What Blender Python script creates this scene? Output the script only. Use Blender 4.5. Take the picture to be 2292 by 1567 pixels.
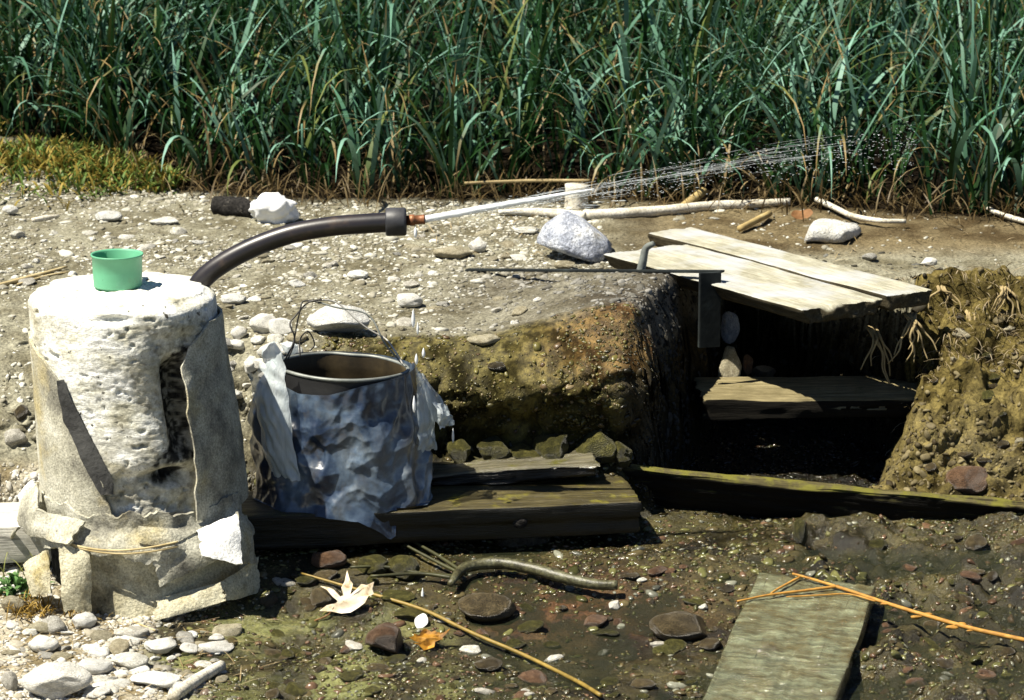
import bpy, bmesh, math, random
import numpy as np
from mathutils import Vector, Matrix
from mathutils.bvhtree import BVHTree

for o in list(bpy.data.objects):
    bpy.data.objects.remove(o)
S = bpy.context.scene
C = S.collection
R = math.radians
random.seed(7)
rng = np.random.default_rng(11)

# ------------------------------------------------------------------ camera
CAM_H, PITCH, FPX = 1.95, R(13.0), 6500.0
cd = bpy.data.cameras.new('camera')
cam = bpy.data.objects.new('camera', cd); C.objects.link(cam)
cam.location = (0, 0, CAM_H); cam.rotation_euler = (R(90) - PITCH, 0, 0)
cd.sensor_width = 36.0; cd.lens = 36.0 * FPX / 2292.0
cd.clip_start = .05; cd.clip_end = 400
cd.dof.use_dof = True; cd.dof.focus_distance = 6.35; cd.dof.aperture_fstop = 9.0
S.camera = cam

# ------------------------------------------------------------------ light
SUN = Vector((-.45, -.20, .87)).normalized()
w = bpy.data.worlds.new('World'); S.world = w; w.use_nodes = True
wn = w.node_tree.nodes; bg = wn['Background']
sky = wn.new('ShaderNodeTexSky'); sky.sky_type = 'NISHITA'; sky.sun_disc = False; sky.altitude = 2500; sky.air_density = .75; sky.dust_density = .2
sky.sun_elevation = math.asin(SUN.z); sky.sun_rotation = math.atan2(SUN.x, SUN.y)
w.node_tree.links.new(sky.outputs[0], bg.inputs[0]); bg.inputs[1].default_value = .05
sl = bpy.data.lights.new('sun', 'SUN'); sl.energy = 5.0; sl.angle = R(.55); sl.color = (1, .94, .81)
so = bpy.data.objects.new('sun', sl); C.objects.link(so)
so.rotation_euler = SUN.to_track_quat('Z', 'Y').to_euler(); so.location = SUN * 20
S.view_settings.view_transform = 'Standard'; S.view_settings.look = 'None'
S.view_settings.gamma = 1; S.view_settings.exposure = .95; S.view_settings.use_curve_mapping = False
S.cycles.max_bounces = 6; S.cycles.transparent_max_bounces = 12
S.cycles.caustics_reflective = False; S.cycles.caustics_refractive = False

# ------------------------------------------------------------------ helpers
cP, sP = math.cos(PITCH), math.sin(PITCH)
def ray(px, py):
    a = (px - 1146) / FPX; b = (783.5 - py) / FPX
    return np.array([a, cP + b * sP, -sP + b * cP])
def PY(px, py, Y):                     # a point of the place at distance Y
    d = ray(px, py); t = Y / d[1]
    return np.array([0, 0, CAM_H]) + d * t
def PZ(px, py, z):                     # a point of the place at height z
    d = ray(px, py); t = (z - CAM_H) / d[2]
    return np.array([0, 0, CAM_H]) + d * t
def sm(t):
    t = np.clip(t, 0, 1); return t * t * (3 - 2 * t)
def lerp(a, b, t): return a + (b - a) * t

def vn(x, y, z, seed=0):
    x = np.asarray(x, float); y = np.asarray(y, float) + 0 * x; z = np.asarray(z, float) + 0 * x
    xi = np.floor(x).astype(np.int64); yi = np.floor(y).astype(np.int64); zi = np.floor(z).astype(np.int64)
    fx, fy, fz = x - xi, y - yi, z - zi
    fx = fx * fx * (3 - 2 * fx); fy = fy * fy * (3 - 2 * fy); fz = fz * fz * (3 - 2 * fz)
    def h(i, j, k):
        n = (i * 374761393 + j * 668265263 + k * 1440662683 + seed * 974634777) & 0xffffffff
        n = ((n ^ (n >> 13)) * 1274126177) & 0xffffffff
        n = ((n ^ (n >> 16)) * 2246822519) & 0xffffffff
        return ((n ^ (n >> 15)) & 0xffffff) / float(0xffffff)
    r = 0
    for a in (0, 1):
        for b in (0, 1):
            for c in (0, 1):
                r = r + h(xi + a, yi + b, zi + c) * (fx if a else 1 - fx) * (fy if b else 1 - fy) * (fz if c else 1 - fz)
    return r * 2 - 1
def fbm(x, y, z=0., oct=4, seed=0, gain=.5):
    r = 0; a = 1.; n = 0
    for i in range(oct):
        f = 2.03 ** i
        r = r + a * vn(np.asarray(x) * f + 7.3 * i, np.asarray(y) * f + 3.1 * i, np.asarray(z) * f, seed + i); n += a; a *= gain
    return r / n
def ridged(x, y, z=0., oct=3, seed=0):
    r = 0; a = 1.; n = 0
    for i in range(oct):
        f = 2.1 ** i
        r = r + a * (1 - np.abs(vn(np.asarray(x) * f + 5.7 * i, np.asarray(y) * f, np.asarray(z) * f, seed + i))) ; n += a; a *= .5
    return r / n

def crease(P, f, seed, n=5, warp=.25):
    r = np.random.default_rng(seed); out = 0; tot = 0
    wv = warp * fbm(P[:, 0] * f * .8, P[:, 1] * f * .8, P[:, 2] * f * .8, 2, seed)
    for k in range(n):
        d = r.normal(size=3); d /= np.linalg.norm(d); x = (P @ d) * f * r.uniform(.6, 1.7) + r.uniform(0, 9) + wv; a = r.uniform(.5, 1)
        tri = 2 * np.abs(x - np.floor(x + .5)); g = sm((vn(P[:, 0] * f * .5 + k, P[:, 1] * f * .5, P[:, 2] * f * .5, seed + k) + .5)); out = out + a * (tri - .5) * g; tot += a
    return out / tot * 2
def raw_mesh(name, V, F, cols=None, attrs=None, smooth=True):
    V = np.ascontiguousarray(V, dtype=np.float32); me = bpy.data.meshes.new(name)
    parts = F if isinstance(F, list) else [F]
    parts = [np.asarray(f, dtype=np.int32) for f in parts if len(f)]
    me.vertices.add(len(V)); me.vertices.foreach_set('co', V.ravel())
    li = np.concatenate([f.ravel() for f in parts]); st = []; off = 0
    for f in parts:
        st.append(np.arange(len(f)) * f.shape[1] + off); off += f.size
    st = np.concatenate(st).astype(np.int32)
    me.loops.add(len(li)); me.loops.foreach_set('vertex_index', li)
    me.polygons.add(len(st)); me.polygons.foreach_set('loop_start', st)
    me.polygons.foreach_set('use_smooth', np.full(len(st), smooth, dtype=bool))
    me.update(calc_edges=True)
    if cols is not None:
        a = me.attributes.new('Col', 'FLOAT_COLOR', 'POINT')
        c = np.ones((len(V), 4), np.float32); c[:, :3] = cols; a.data.foreach_set('color', c.ravel())
    for k, v in (attrs or {}).items():
        a = me.attributes.new(k, 'FLOAT', 'POINT'); a.data.foreach_set('value', np.asarray(v, np.float32).ravel())
    return me
def tag(o, label=None, cat=None, group=None, kind=None):
    for k, v in (('label', label), ('category', cat), ('group', group), ('kind', kind)):
        if v: o[k] = v
    return o
def mk(name, V, F, mat, parent=None, origin=None, smooth=True, cols=None, attrs=None, label=None, cat=None, group=None, kind=None, solid=0):
    V = np.asarray(V, float)
    if parent is not None:
        p = parent; off = np.zeros(3)
        while p is not None: off = off + np.array(p.location); p = p.parent
        V = V - off; loc = (0, 0, 0)
    else:
        if origin is None:
            origin = [(V[:, 0].min() + V[:, 0].max()) / 2, (V[:, 1].min() + V[:, 1].max()) / 2, V[:, 2].min()] if kind != 'structure' else [0, 0, 0]
        loc = origin; V = V - np.array(origin)
    o = bpy.data.objects.new(name, raw_mesh(name, V, F, cols, attrs, smooth))
    o.data.materials.append(mat); C.objects.link(o); o.location = loc
    if parent is not None: o.parent = parent
    if solid:
        m = o.modifiers.new('thickness', 'SOLIDIFY'); m.thickness = solid; m.offset = 0; e = o.modifiers.new('crisp', 'EDGE_SPLIT'); e.split_angle = R(38)
    return tag(o, label, cat, group, kind)
def thing(name, loc, label, cat, group=None):
    o = bpy.data.objects.new(name, None); C.objects.link(o); o.location = loc; o.empty_display_size = .05
    return tag(o, label, cat, group)

def grid_faces(nu, nv, wrap_u=False):
    i, j = np.meshgrid(np.arange(nu if wrap_u else nu - 1), np.arange(nv - 1), indexing='ij')
    a = i * nv + j; b = ((i + 1) % nu) * nv + j
    return np.stack([a, b, b + 1, a + 1], -1).reshape(-1, 4)
def spline(P, n):
    P = np.asarray(P, float); Q = np.vstack([2 * P[0] - P[1], P, 2 * P[-1] - P[-2]]); out = []
    for i in range(len(P) - 1):
        p0, p1, p2, p3 = Q[i:i + 4]
        for t in np.linspace(0, 1, n, endpoint=False):
            out.append(.5 * ((2 * p1) + (p2 - p0) * t + (2 * p0 - 5 * p1 + 4 * p2 - p3) * t * t + (3 * p1 - p0 - 3 * p2 + p3) * t ** 3))
    out.append(P[-1]); return np.array(out)
def tube(P, rad, seg=10, n=6, rough=0., seed=0, cap=True, flat=1.):
    Q = spline(P, n) if n > 1 else np.asarray(P, float); m = len(Q)
    rad = np.interp(np.linspace(0, 1, m), np.linspace(0, 1, len(np.atleast_1d(rad))), np.atleast_1d(rad))
    T = np.gradient(Q, axis=0); T /= np.linalg.norm(T, axis=1)[:, None] + 1e-12
    up = np.array([0, 0, 1.]) if abs(T[0][2]) < .9 else np.array([0, 1., 0])
    N = np.cross(up, T[0]); N /= np.linalg.norm(N); V = []
    for k in range(m):
        N = N - T[k] * N.dot(T[k]); N /= np.linalg.norm(N) + 1e-12; B = np.cross(T[k], N)
        a = np.linspace(0, 2 * math.pi, seg, endpoint=False)
        V.append(Q[k] + (np.cos(a)[:, None] * N + np.sin(a)[:, None] * B * flat) * rad[k])
    V = np.vstack(V)
    if rough:
        c = np.repeat(Q, seg, axis=0); f = 1.2 / max(rad.max(), 1e-4)
        V = c + (V - c) * (1 + rough * fbm(V[:, 0] * f, V[:, 1] * f, V[:, 2] * f, 3, seed))[:, None]
    i, j = np.meshgrid(np.arange(m - 1), np.arange(seg), indexing='ij')
    a = i * seg + j; b = i * seg + (j + 1) % seg
    F = [np.stack([a, b, b + seg, a + seg], -1).reshape(-1, 4)]
    if cap:
        V = np.vstack([V, Q[0], Q[-1]]); k = np.arange(seg); n0 = m * seg
        F.append(np.stack([np.full(seg, n0), (k + 1) % seg, k], -1))
        F.append(np.stack([np.full(seg, n0 + 1), (m - 1) * seg + k, (m - 1) * seg + (k + 1) % seg], -1))
    return V, F
def join(ms):
    V = []; F = {}; off = 0
    for v, f in ms:
        V.append(v)
        for g in (f if isinstance(f, list) else [f]):
            g = np.asarray(g); F.setdefault(g.shape[1], []).append(g + off)
        off += len(v)
    return np.vstack(V), [np.vstack(x) for x in F.values()]
_ico = {}
def ico(sub):
    if sub not in _ico:
        bm = bmesh.new(); bmesh.ops.create_icosphere(bm, subdivisions=sub, radius=1)
        bm.verts.ensure_lookup_table()
        _ico[sub] = (np.array([v.co[:] for v in bm.verts]), np.array([[v.index for v in f.verts] for f in bm.faces])); bm.free()
    return _ico[sub]
def rock(seed, sub=3, cuts=5, amp=.16, flat=.8):
    r = np.random.default_rng(seed); V, F = ico(sub); V = V.copy()
    V *= (1 + amp * fbm(V[:, 0] * 1.1 + seed, V[:, 1] * 1.1, V[:, 2] * 1.1, 4, seed % 97))[:, None]
    for k in range(cuts):
        n = r.normal(size=3); n /= np.linalg.norm(n); d = r.uniform(.55, .85)
        ov = np.maximum(V @ n - d, 0); V -= n * (ov * .97)[:, None]
    if sub > 2: V *= (1 + .17 * crease(V, .9, seed, 6, .3) + .04 * fbm(V[:, 0] * 4, V[:, 1] * 4, V[:, 2] * 4 + seed, 3, 5))[:, None]
    V /= np.abs(V).max(axis=0); V[:, 2] *= 1
    return V, F
def revolve(prof, seg=48, cx=0, cy=0):
    prof = np.asarray(prof, float); a = np.linspace(0, 2 * math.pi, seg, endpoint=False)
    V = np.stack([cx + np.outer(np.cos(a), prof[:, 0]), cy + np.outer(np.sin(a), prof[:, 0]), np.tile(prof[:, 1], (seg, 1))], -1).reshape(-1, 3)
    return V, grid_faces(seg, len(prof), True)
def plank(L, W, T, seed, nl=90, nw=24, nt=5, rough=.002, under=0., chew=0., bow=0., ripple=0., taper=0.):
    """closed box shell, grain grooves and worn edges; local x along the length, top at z=0"""
    r = np.random.default_rng(seed)
    def face(nu, nv): 
        u, v = np.meshgrid(np.linspace(-1, 1, nu), np.linspace(-1, 1, nv), indexing='ij'); return u.ravel(), v.ravel(), grid_faces(nu, nv)
    ms = []
    u, v, f = face(nl, nw); ms.append((np.stack([u, v, u * 0 + 1], -1), f)); ms.append((np.stack([u, v, u * 0 - 1], -1), f[:, ::-1]))
    u, v, f = face(nl, nt); ms.append((np.stack([u, u * 0 - 1, v], -1), f)); ms.append((np.stack([u, u * 0 + 1, v], -1), f[:, ::-1]))
    u, v, f = face(nw, nt); ms.append((np.stack([u * 0 + 1, u, v], -1), f)); ms.append((np.stack([u * 0 - 1, u, v], -1), f[:, ::-1]))
    V, F = join(ms)
    half = np.array([L, W, T]) / 2; rad = min(.007, T * .22)
    Q = V * half; inner = np.clip(Q, -(half - rad), half - rad); d = Q - inner
    n = np.linalg.norm(d, axis=1); Q = inner + d * (rad / np.maximum(n, 1e-9))[:, None] * (n > 0)[:, None]
    u_, v_, w_ = V.T
    Q[:, 1] *= 1 - under * (1 - w_) / 2
    if chew:
        e = np.abs(u_) > .8
        Q[:, 0] += np.sign(u_) * chew * fbm(Q[:, 1] * 25 + seed, w_ * .7, u_, 3, seed) * sm((np.abs(u_) - .8) / .2)
        Q[:, 1] += np.sign(v_) * chew * .35 * fbm(Q[:, 0] * 9 + seed, w_ * .5, 3., 4, seed + 3) * sm((np.abs(v_) - .75) / .25)
    g = fbm(Q[:, 0] * 4, Q[:, 1] * 90, w_ * 3., 3, seed) * rough + fbm(Q[:, 0] * 5, Q[:, 1] * 9, 0., 3, seed + 9) * rough * 1.5
    Q[:, 2] += g * np.sign(w_) + bow * (u_ ** 2)
    Q[:, 1] += np.sign(v_) * (np.abs(v_) > .99) * fbm(Q[:, 0] * 5, Q[:, 2] * 90, 1., 3, seed + 5) * rough
    if taper: Q[:, 2] = (Q[:, 2] - T / 2) * (1 - taper * sm((u_ - .35) / .65) * (w_ < 0) ) + T / 2
    if ripple: Q[:, 2] += (w_ > .9) * ripple * (ridged(Q[:, 0] * 34 + .5 * fbm(Q[:, 1] * 14, Q[:, 0] * 9, 0., 2, 5), Q[:, 1] * 7, 0., 2, seed) - .6)
    Q[:, 2] -= T / 2
    return Q, F
def place(V, o, xdir, up=(0, 0, 1)):
    x = np.array(xdir, float); x /= np.linalg.norm(x); up = np.array(up, float); y = np.cross(up, x); y /= np.linalg.norm(y); z = np.cross(x, y)
    return np.asarray(o) + V[:, :1] * x + V[:, 1:2] * y + V[:, 2:3] * z
def patch(P, nu=22, nv=22, bulge=(0, 0, 0), amp=.006, freq=14, seed=0, rag=.006):
    P = [np.array(p, float) for p in P]; u, v = np.meshgrid(np.linspace(0, 1, nu), np.linspace(0, 1, nv), indexing='ij'); u = u.ravel(); v = v.ravel()
    ur = u + rag * 6 * fbm(v * 5 + seed, seed * .3, 0., 3, seed) * (np.abs(u - .5) * 2) ** 4
    vr = v + rag * 6 * fbm(u * 5 + seed, seed * .7, 2., 3, seed + 1) * (np.abs(v - .5) * 2) ** 4
    V = (P[0] * ((1 - ur) * (1 - vr))[:, None] + P[1] * (ur * (1 - vr))[:, None] + P[2] * (ur * vr)[:, None] + P[3] * ((1 - ur) * vr)[:, None])
    V = V + np.array(bulge) * (16 * u * (1 - u) * v * (1 - v))[:, None]
    n = np.cross(P[1] - P[0], P[3] - P[0]); n /= np.linalg.norm(n)
    V = V + n * (amp * (2.2 * crease(V, freq, seed, 5) + .25 * fbm(V[:, 0] * 90, V[:, 1] * 90, V[:, 2] * 90, 3, seed)))[:, None]
    return V, grid_faces(nu, nv)

# ------------------------------------------------------------------ materials
def nd(nt, t, **kw):
    n = nt.nodes.new(t)
    for k, v in kw.items():
        if k in n.inputs: n.inputs[k].default_value = v
        else: setattr(n, k, v)
    return n
def ramp(nt, fac, stops):
    r = nt.nodes.new('ShaderNodeValToRGB'); e = r.color_ramp.elements
    while len(e) < len(stops): e.new(.5)
    for el, (p, c) in zip(e, stops): el.position = p; el.color = (*c, 1)
    nt.links.new(fac, r.inputs[0]); return r.outputs[0]
def base_mat(name):
    m = bpy.data.materials.new(name); m.use_nodes = True; nt = m.node_tree
    return m, nt, nt.nodes['Principled BSDF']
def coords(nt, kind='Object', scale=(1, 1, 1)):
    tc = nt.nodes.new('ShaderNodeTexCoord'); mp = nt.nodes.new('ShaderNodeMapping'); mp.inputs['Scale'].default_value = scale
    nt.links.new(tc.outputs[kind], mp.inputs['Vector']); return mp.outputs[0]
def noise(nt, vec, scale, detail=6, rough=.6, dist=0.):
    n = nd(nt, 'ShaderNodeTexNoise', Scale=scale, Detail=detail, Roughness=rough, Distortion=dist); nt.links.new(vec, n.inputs['Vector']); return n.outputs['Fac']
def mixc(nt, fac, a, b, mode='MIX'):
    m = nt.nodes.new('ShaderNodeMix'); m.data_type = 'RGBA'; m.blend_type = mode
    for sock, val in ((m.inputs[0], fac), (m.inputs[6], a), (m.inputs[7], b)):
        if hasattr(val, 'links'): nt.links.new(val, sock)
        else: sock.default_value = val if isinstance(val, (int, float)) else (*val, 1)
    return m.outputs[2]
def bump(nt, b, h, strength=.5, dist=.01):
    n = nd(nt, 'ShaderNodeBump', Strength=strength, Distance=dist); nt.links.new(h, n.inputs['Height']); nt.links.new(n.outputs[0], b.inputs['Normal']); return n
def pmat(name, stops, scale=8, rough=.8, spec=.4, bs=60, bst=.5, bd=.004, stretch=(1, 1, 1), metal=0., spots=None, dist=0., rnd=0., detail=8, grain=None):
    m, nt, b = base_mat(name); v = coords(nt, 'Object', stretch)
    f = noise(nt, v, scale, detail, .62, dist); c = ramp(nt, f, stops)
    if spots:                                   # (colour, scale, lo, hi)
        for sc, ss, lo, hi in spots:
            f2 = noise(nt, coords(nt), ss, 5, .6); c = mixc(nt, ramp(nt, f2, [(lo, (0, 0, 0)), (hi, (1, 1, 1))]), c, sc)
    if grain:
        c = mixc(nt, 1., c, ramp(nt, noise(nt, coords(nt), grain[0], 3, .75), [(.34, (1 - grain[1],) * 3), (.5, (1, 1, 1)), (.66, (1 + grain[1],) * 3)]), 'MULTIPLY')
    if rnd:
        oi = nt.nodes.new('ShaderNodeObjectInfo'); k = ramp(nt, oi.outputs['Random'], [(0, (1 - rnd,) * 3), (.5, (1, .97, .92)), (1, (1 + rnd, 1 + rnd, 1 + rnd * .9))])
        c = mixc(nt, 1., c, k, 'MULTIPLY')
    nt.links.new(c, b.inputs['Base Color']); b.inputs['Roughness'].default_value = rough; b.inputs['Specular IOR Level'].default_value = spec; b.inputs['Metallic'].default_value = metal
    bump(nt, b, noise(nt, v, bs, 8, .65), bst, bd)
    return m
def attr_mat(name, grain=60, gain=.55, bst=.6, bd=.003, wet=True, spec=.5):
    m, nt, b = base_mat(name); v = coords(nt)
    a = nd(nt, 'ShaderNodeAttribute', attribute_name='Col'); f = noise(nt, v, grain, 10, .7)
    g = ramp(nt, f, [(.3, (1 - gain,) * 3), (.7, (1 + gain,) * 3)])
    nt.links.new(mixc(nt, 1., a.outputs['Color'], g, 'MULTIPLY'), b.inputs['Base Color'])
    if wet:
        wa = nd(nt, 'ShaderNodeAttribute', attribute_name='wet'); mr = nd(nt, 'ShaderNodeMapRange'); nt.links.new(wa.outputs['Fac'], mr.inputs[0])
        mr.inputs[3].default_value = .9; mr.inputs[4].default_value = .12; nt.links.new(mr.outputs[0], b.inputs['Roughness'])
    else: b.inputs['Roughness'].default_value = .85
    if wet:
        m2 = nd(nt, 'ShaderNodeMapRange'); nt.links.new(wa.outputs['Fac'], m2.inputs[0]); m2.inputs[3].default_value = .04; m2.inputs[4].default_value = .55; nt.links.new(m2.outputs[0], b.inputs['Specular IOR Level'])
    bump(nt, b, noise(nt, v, grain * 1.6, 10, .7), bst, bd)
    return m
def wood_mat(name, light, dark, rough=.75, side=None, moss=None, moss_lo=.5, mw=.1, stain=None, grain=(5, 110, 110), bst=.8, spec=.15):
    m, nt, b = base_mat(name); v = coords(nt, 'Object', grain)
    f = noise(nt, v, 1.6, 10, .65, .35); c = ramp(nt, f, [(.28, dark), (.5, tuple((a + d) / 2 for a, d in zip(light, dark))), (.68, light)])
    v2 = coords(nt, 'Object', (.6, 1, 1)); f2 = noise(nt, v2, 14, 10, .75)
    c = mixc(nt, 1., c, ramp(nt, f2, [(.3, (.55, .55, .52)), (.65, (1.3, 1.3, 1.3))]), 'MULTIPLY')
    ck = noise(nt, coords(nt, 'Object', (1.6, 46, 20)), 2.2, 3, .5, .15); c = mixc(nt, ramp(nt, ck, [(.66, (0, 0, 0)), (.70, (.75, .75, .75))]), c, tuple(x * .35 for x in dark))
    if stain: c = mixc(nt, ramp(nt, noise(nt, coords(nt), 6, 5), [(.45, (0, 0, 0)), (.62, (1, 1, 1))]), c, stain)
    if moss:
        c = mixc(nt, ramp(nt, noise(nt, coords(nt), 13, 8, .7), [(moss_lo, (0, 0, 0)), (moss_lo + mw, (1, 1, 1))]), c, moss)
    if side:  # faces not turned up go near-black: wet wood plus shade painted in
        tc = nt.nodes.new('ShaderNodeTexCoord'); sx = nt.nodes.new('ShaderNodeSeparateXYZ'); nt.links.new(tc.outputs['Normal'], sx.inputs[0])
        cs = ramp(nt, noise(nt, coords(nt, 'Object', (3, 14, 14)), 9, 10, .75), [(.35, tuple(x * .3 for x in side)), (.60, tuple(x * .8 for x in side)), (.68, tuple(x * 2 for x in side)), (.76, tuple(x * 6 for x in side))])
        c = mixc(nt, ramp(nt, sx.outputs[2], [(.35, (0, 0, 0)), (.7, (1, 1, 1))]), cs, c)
    nt.links.new(c, b.inputs['Base Color']); b.inputs['Roughness'].default_value = rough; b.inputs['Specular IOR Level'].default_value = spec
    bump(nt, b, noise(nt, v, 3, 10, .7), bst, .004)
    return m

M = {}
M['ground'] = attr_mat('ground_material', 130, .75, .9, .005)
M['gravel'] = attr_mat('gravel_material', 120, .35, .4, .002)
M['blade'] = None
def blade_mat(name, trans=.18, rough=.45):
    m, nt, b = base_mat(name); a = nd(nt, 'ShaderNodeAttribute', attribute_name='Col')
    nt.links.new(a.outputs['Color'], b.inputs['Base Color']); b.inputs['Roughness'].default_value = rough; b.inputs['Specular IOR Level'].default_value = .16
    t = nt.nodes.new('ShaderNodeBsdfTranslucent'); nt.links.new(a.outputs['Color'], t.inputs[0])
    ms = nt.nodes.new('ShaderNodeMixShader'); ms.inputs[0].default_value = trans
    nt.links.new(b.outputs[0], ms.inputs[1]); nt.links.new(t.outputs[0], ms.inputs[2]); nt.links.new(ms.outputs[0], nt.nodes['Material Output'].inputs[0]); return m
M['blade'] = blade_mat('blade_material')
M['concrete'] = pmat('crumbling_concrete', [(.25, (.30, .28, .20)), (.38, (.62, .60, .48)), (.52, (.81, .81, .75)), (.75, (.88, .88, .86))], 13, .92, .08, 130, .55, .0045,
                     stretch=(1, 1, 2.2), spots=[((.34, .32, .23), 3.2, .56, .70), ((.09, .085, .07), 46, .655, .68), ((.16, .15, .12), 95, .66, .70), ((.40, .36, .24), 6, .56, .74)], grain=(190, .28))
nt = M['concrete'].node_tree; b = nt.nodes['Principled BSDF']; ta = nd(nt, 'ShaderNodeAttribute', attribute_name='cavity_dark')
src = b.inputs['Base Color'].links[0].from_socket
da = nd(nt, 'ShaderNodeAttribute', attribute_name='dirt'); src = mixc(nt, da.outputs['Fac'], src, ramp(nt, noise(nt, coords(nt), 60, 8, .7), [(.36, (.14, .125, .09)), (.5, (.34, .32, .24)), (.64, (.55, .53, .43))]))
nt.links.new(mixc(nt, ta.outputs['Fac'], src, ramp(nt, noise(nt, coords(nt), 50, 8, .7), [(.4, (.012, .012, .012)), (.62, (.05, .05, .045)), (.72, (.3, .28, .2))])), b.inputs['Base Color'])  # near-black painted into the core hollows in place of shade
M['shell'] = pmat('grey_cement_shell', [(.30, (.085, .082, .07)), (.41, (.25, .24, .195)), (.54, (.44, .425, .34)), (.70, (.60, .585, .50))], 9, .88, .08, 190, .7, .004,
                  spots=[((.09, .085, .075), 60, .70, .74), ((.42, .36, .20), 7, .55, .7)], grain=(210, .38))
M['shell_shaded'] = pmat('shaded_cement', [(.25, (.035, .035, .035)), (.55, (.075, .075, .072)), (.8, (.16, .15, .12))], 14, .9, .08, 150, .6, .004)  # cement with shade painted in, for the facet turned from the sun
M['shell_white'] = pmat('white_cement', [(.3, (.45, .47, .48)), (.5, (.8, .8, .77)), (.8, (.86, .86, .84))], 12, .9, .2, 120, .5, .005, grain=(200, .3))
M['skirt'] = pmat('stained_cement', [(.31, (.10, .09, .06)), (.42, (.33, .30, .20)), (.54, (.58, .55, .41)), (.70, (.78, .77, .68))], 8, .9, .08, 150, .8, .006, spots=[((.38, .32, .16), 8, .52, .68)], grain=(200, .34))
M['cup'] = pmat('green_plastic', [(.3, (.10, .34, .19)), (.6, (.125, .40, .235)), (.8, (.18, .47, .30))], 14, .5, .4, 220, .12, .001, spots=[((.2, .5, .32), 60, .72, .78), ((.12, .26, .15), 16, .60, .75), ((.05, .07, .04), 120, .72, .76)])
M['hose'] = pmat('black_pipe', [(.3, (.009, .008, .010)), (.55, (.020, .015, .016)), (.68, (.06, .04, .028)), (.8, (.12, .09, .06))], 14, .38, .6, 90, .15, .001, stretch=(1, 1, 1))
M['collar'] = pmat('grey_coupling', [(.3, (.018, .018, .022)), (.7, (.06, .06, .065))], 18, .5, .5, 120, .3, .001)
M['copper'] = pmat('rusty_nozzle', [(.3, (.12, .045, .02)), (.6, (.30, .12, .05)), (.8, (.42, .22, .12))], 60, .5, .5, 150, .4, .001, metal=.3)
M['tin'] = pmat('dull_tin', [(.3, (.012, .009, .005)), (.55, (.05, .036, .016)), (.8, (.17, .13, .065))], 9, .55, .4, 60, .3, .002, metal=.25)
M['tin_out'] = pmat('dark_tin', [(.3, (.008, .008, .009)), (.7, (.03, .03, .03))], 9, .5, .4, 60, .3, .002)
M['rim'] = pmat('pail_rim', [(.3, (.12, .13, .12)), (.7, (.34, .36, .33))], 20, .5, .5, 80, .3, .001, metal=.3)
M['wire'] = pmat('iron_wire', [(.3, (.015, .014, .013)), (.7, (.06, .055, .05))], 40, .5, .5, 120, .3, .001)
M['wire_bright'] = pmat('bright_wire', [(.3, (.35, .33, .30)), (.7, (.7, .68, .62))], 40, .4, .6, 120, .3, .001, metal=.3)
M['iron'] = pmat('dark_iron', [(.3, (.010, .012, .013)), (.55, (.022, .026, .026)), (.8, (.06, .075, .075))], 12, .8, .1, 90, .5, .002)
M['iron_light'] = pmat('weathered_iron', [(.3, (.10, .11, .10)), (.7, (.22, .24, .22))], 20, .7, .4, 90, .5, .002)
M['stone_white'] = pmat('pale_limestone', [(.25, (.46, .45, .40)), (.5, (.74, .74, .70)), (.75, (.86, .86, .84))], 2.6, .85, .08, 14, .6, .05, rnd=.14, grain=(16, .25))
M['stone_blue'] = pmat('blue_grey_limestone', [(.25, (.26, .29, .37)), (.45, (.50, .53, .61)), (.60, (.78, .80, .84)), (.8, (.86, .87, .88))], 2.2, .8, .08, 12, .7, .06, spots=[((.36, .30, .17), 2.2, .60, .72)], grain=(16, .4))
M['stone_tan'] = pmat('tan_stone', [(.25, (.18, .15, .10)), (.5, (.34, .31, .22)), (.75, (.50, .46, .36))], 2.6, .85, .08, 14, .6, .05, rnd=.2, grain=(16, .5))
M['stone_grey'] = pmat('grey_pebble', [(.25, (.22, .21, .18)), (.5, (.42, .41, .37)), (.75, (.62, .61, .57))], 2.2, .8, .08, 12, .5, .05, rnd=.35, grain=(14, .5))
M['stone_wet'] = pmat('wet_cobble', [(.25, (.030, .022, .012)), (.5, (.075, .058, .03)), (.75, (.14, .11, .06))], 2.2, .3, .55, 16, .6, .05, rnd=.4, grain=(16, .6))
M['stone_olive'] = pmat('mossy_cobble', [(.25, (.025, .025, .008)), (.5, (.09, .085, .022)), (.75, (.22, .20, .06))], 2.4, .42, .5, 16, .8, .05, rnd=.3, grain=(18, .8))
M['stone_red'] = pmat('russet_cobble', [(.25, (.045, .025, .014)), (.5, (.115, .066, .038)), (.75, (.19, .12, .075))], 2.4, .35, .5, 16, .6, .05, rnd=.3, grain=(16, .6))
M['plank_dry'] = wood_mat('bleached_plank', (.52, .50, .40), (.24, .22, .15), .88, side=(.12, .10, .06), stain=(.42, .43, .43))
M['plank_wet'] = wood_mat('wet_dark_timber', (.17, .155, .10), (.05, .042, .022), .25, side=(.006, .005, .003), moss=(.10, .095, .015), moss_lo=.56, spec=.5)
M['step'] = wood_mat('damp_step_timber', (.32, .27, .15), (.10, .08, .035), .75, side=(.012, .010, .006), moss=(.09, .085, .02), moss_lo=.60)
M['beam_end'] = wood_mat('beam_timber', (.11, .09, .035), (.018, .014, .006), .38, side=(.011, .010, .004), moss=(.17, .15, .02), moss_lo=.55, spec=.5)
M['beam_dry'] = wood_mat('dry_sunlit_timber', (.72, .70, .64), (.5, .48, .42), .9)  # dry end of the step, sunlight on it put into the pale colour
M['plank_moss'] = wood_mat('mossy_plank', (.14, .12, .05), (.04, .032, .012), .6, side=(.006, .005, .003), moss=(.15, .14, .025), moss_lo=.46)
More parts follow.
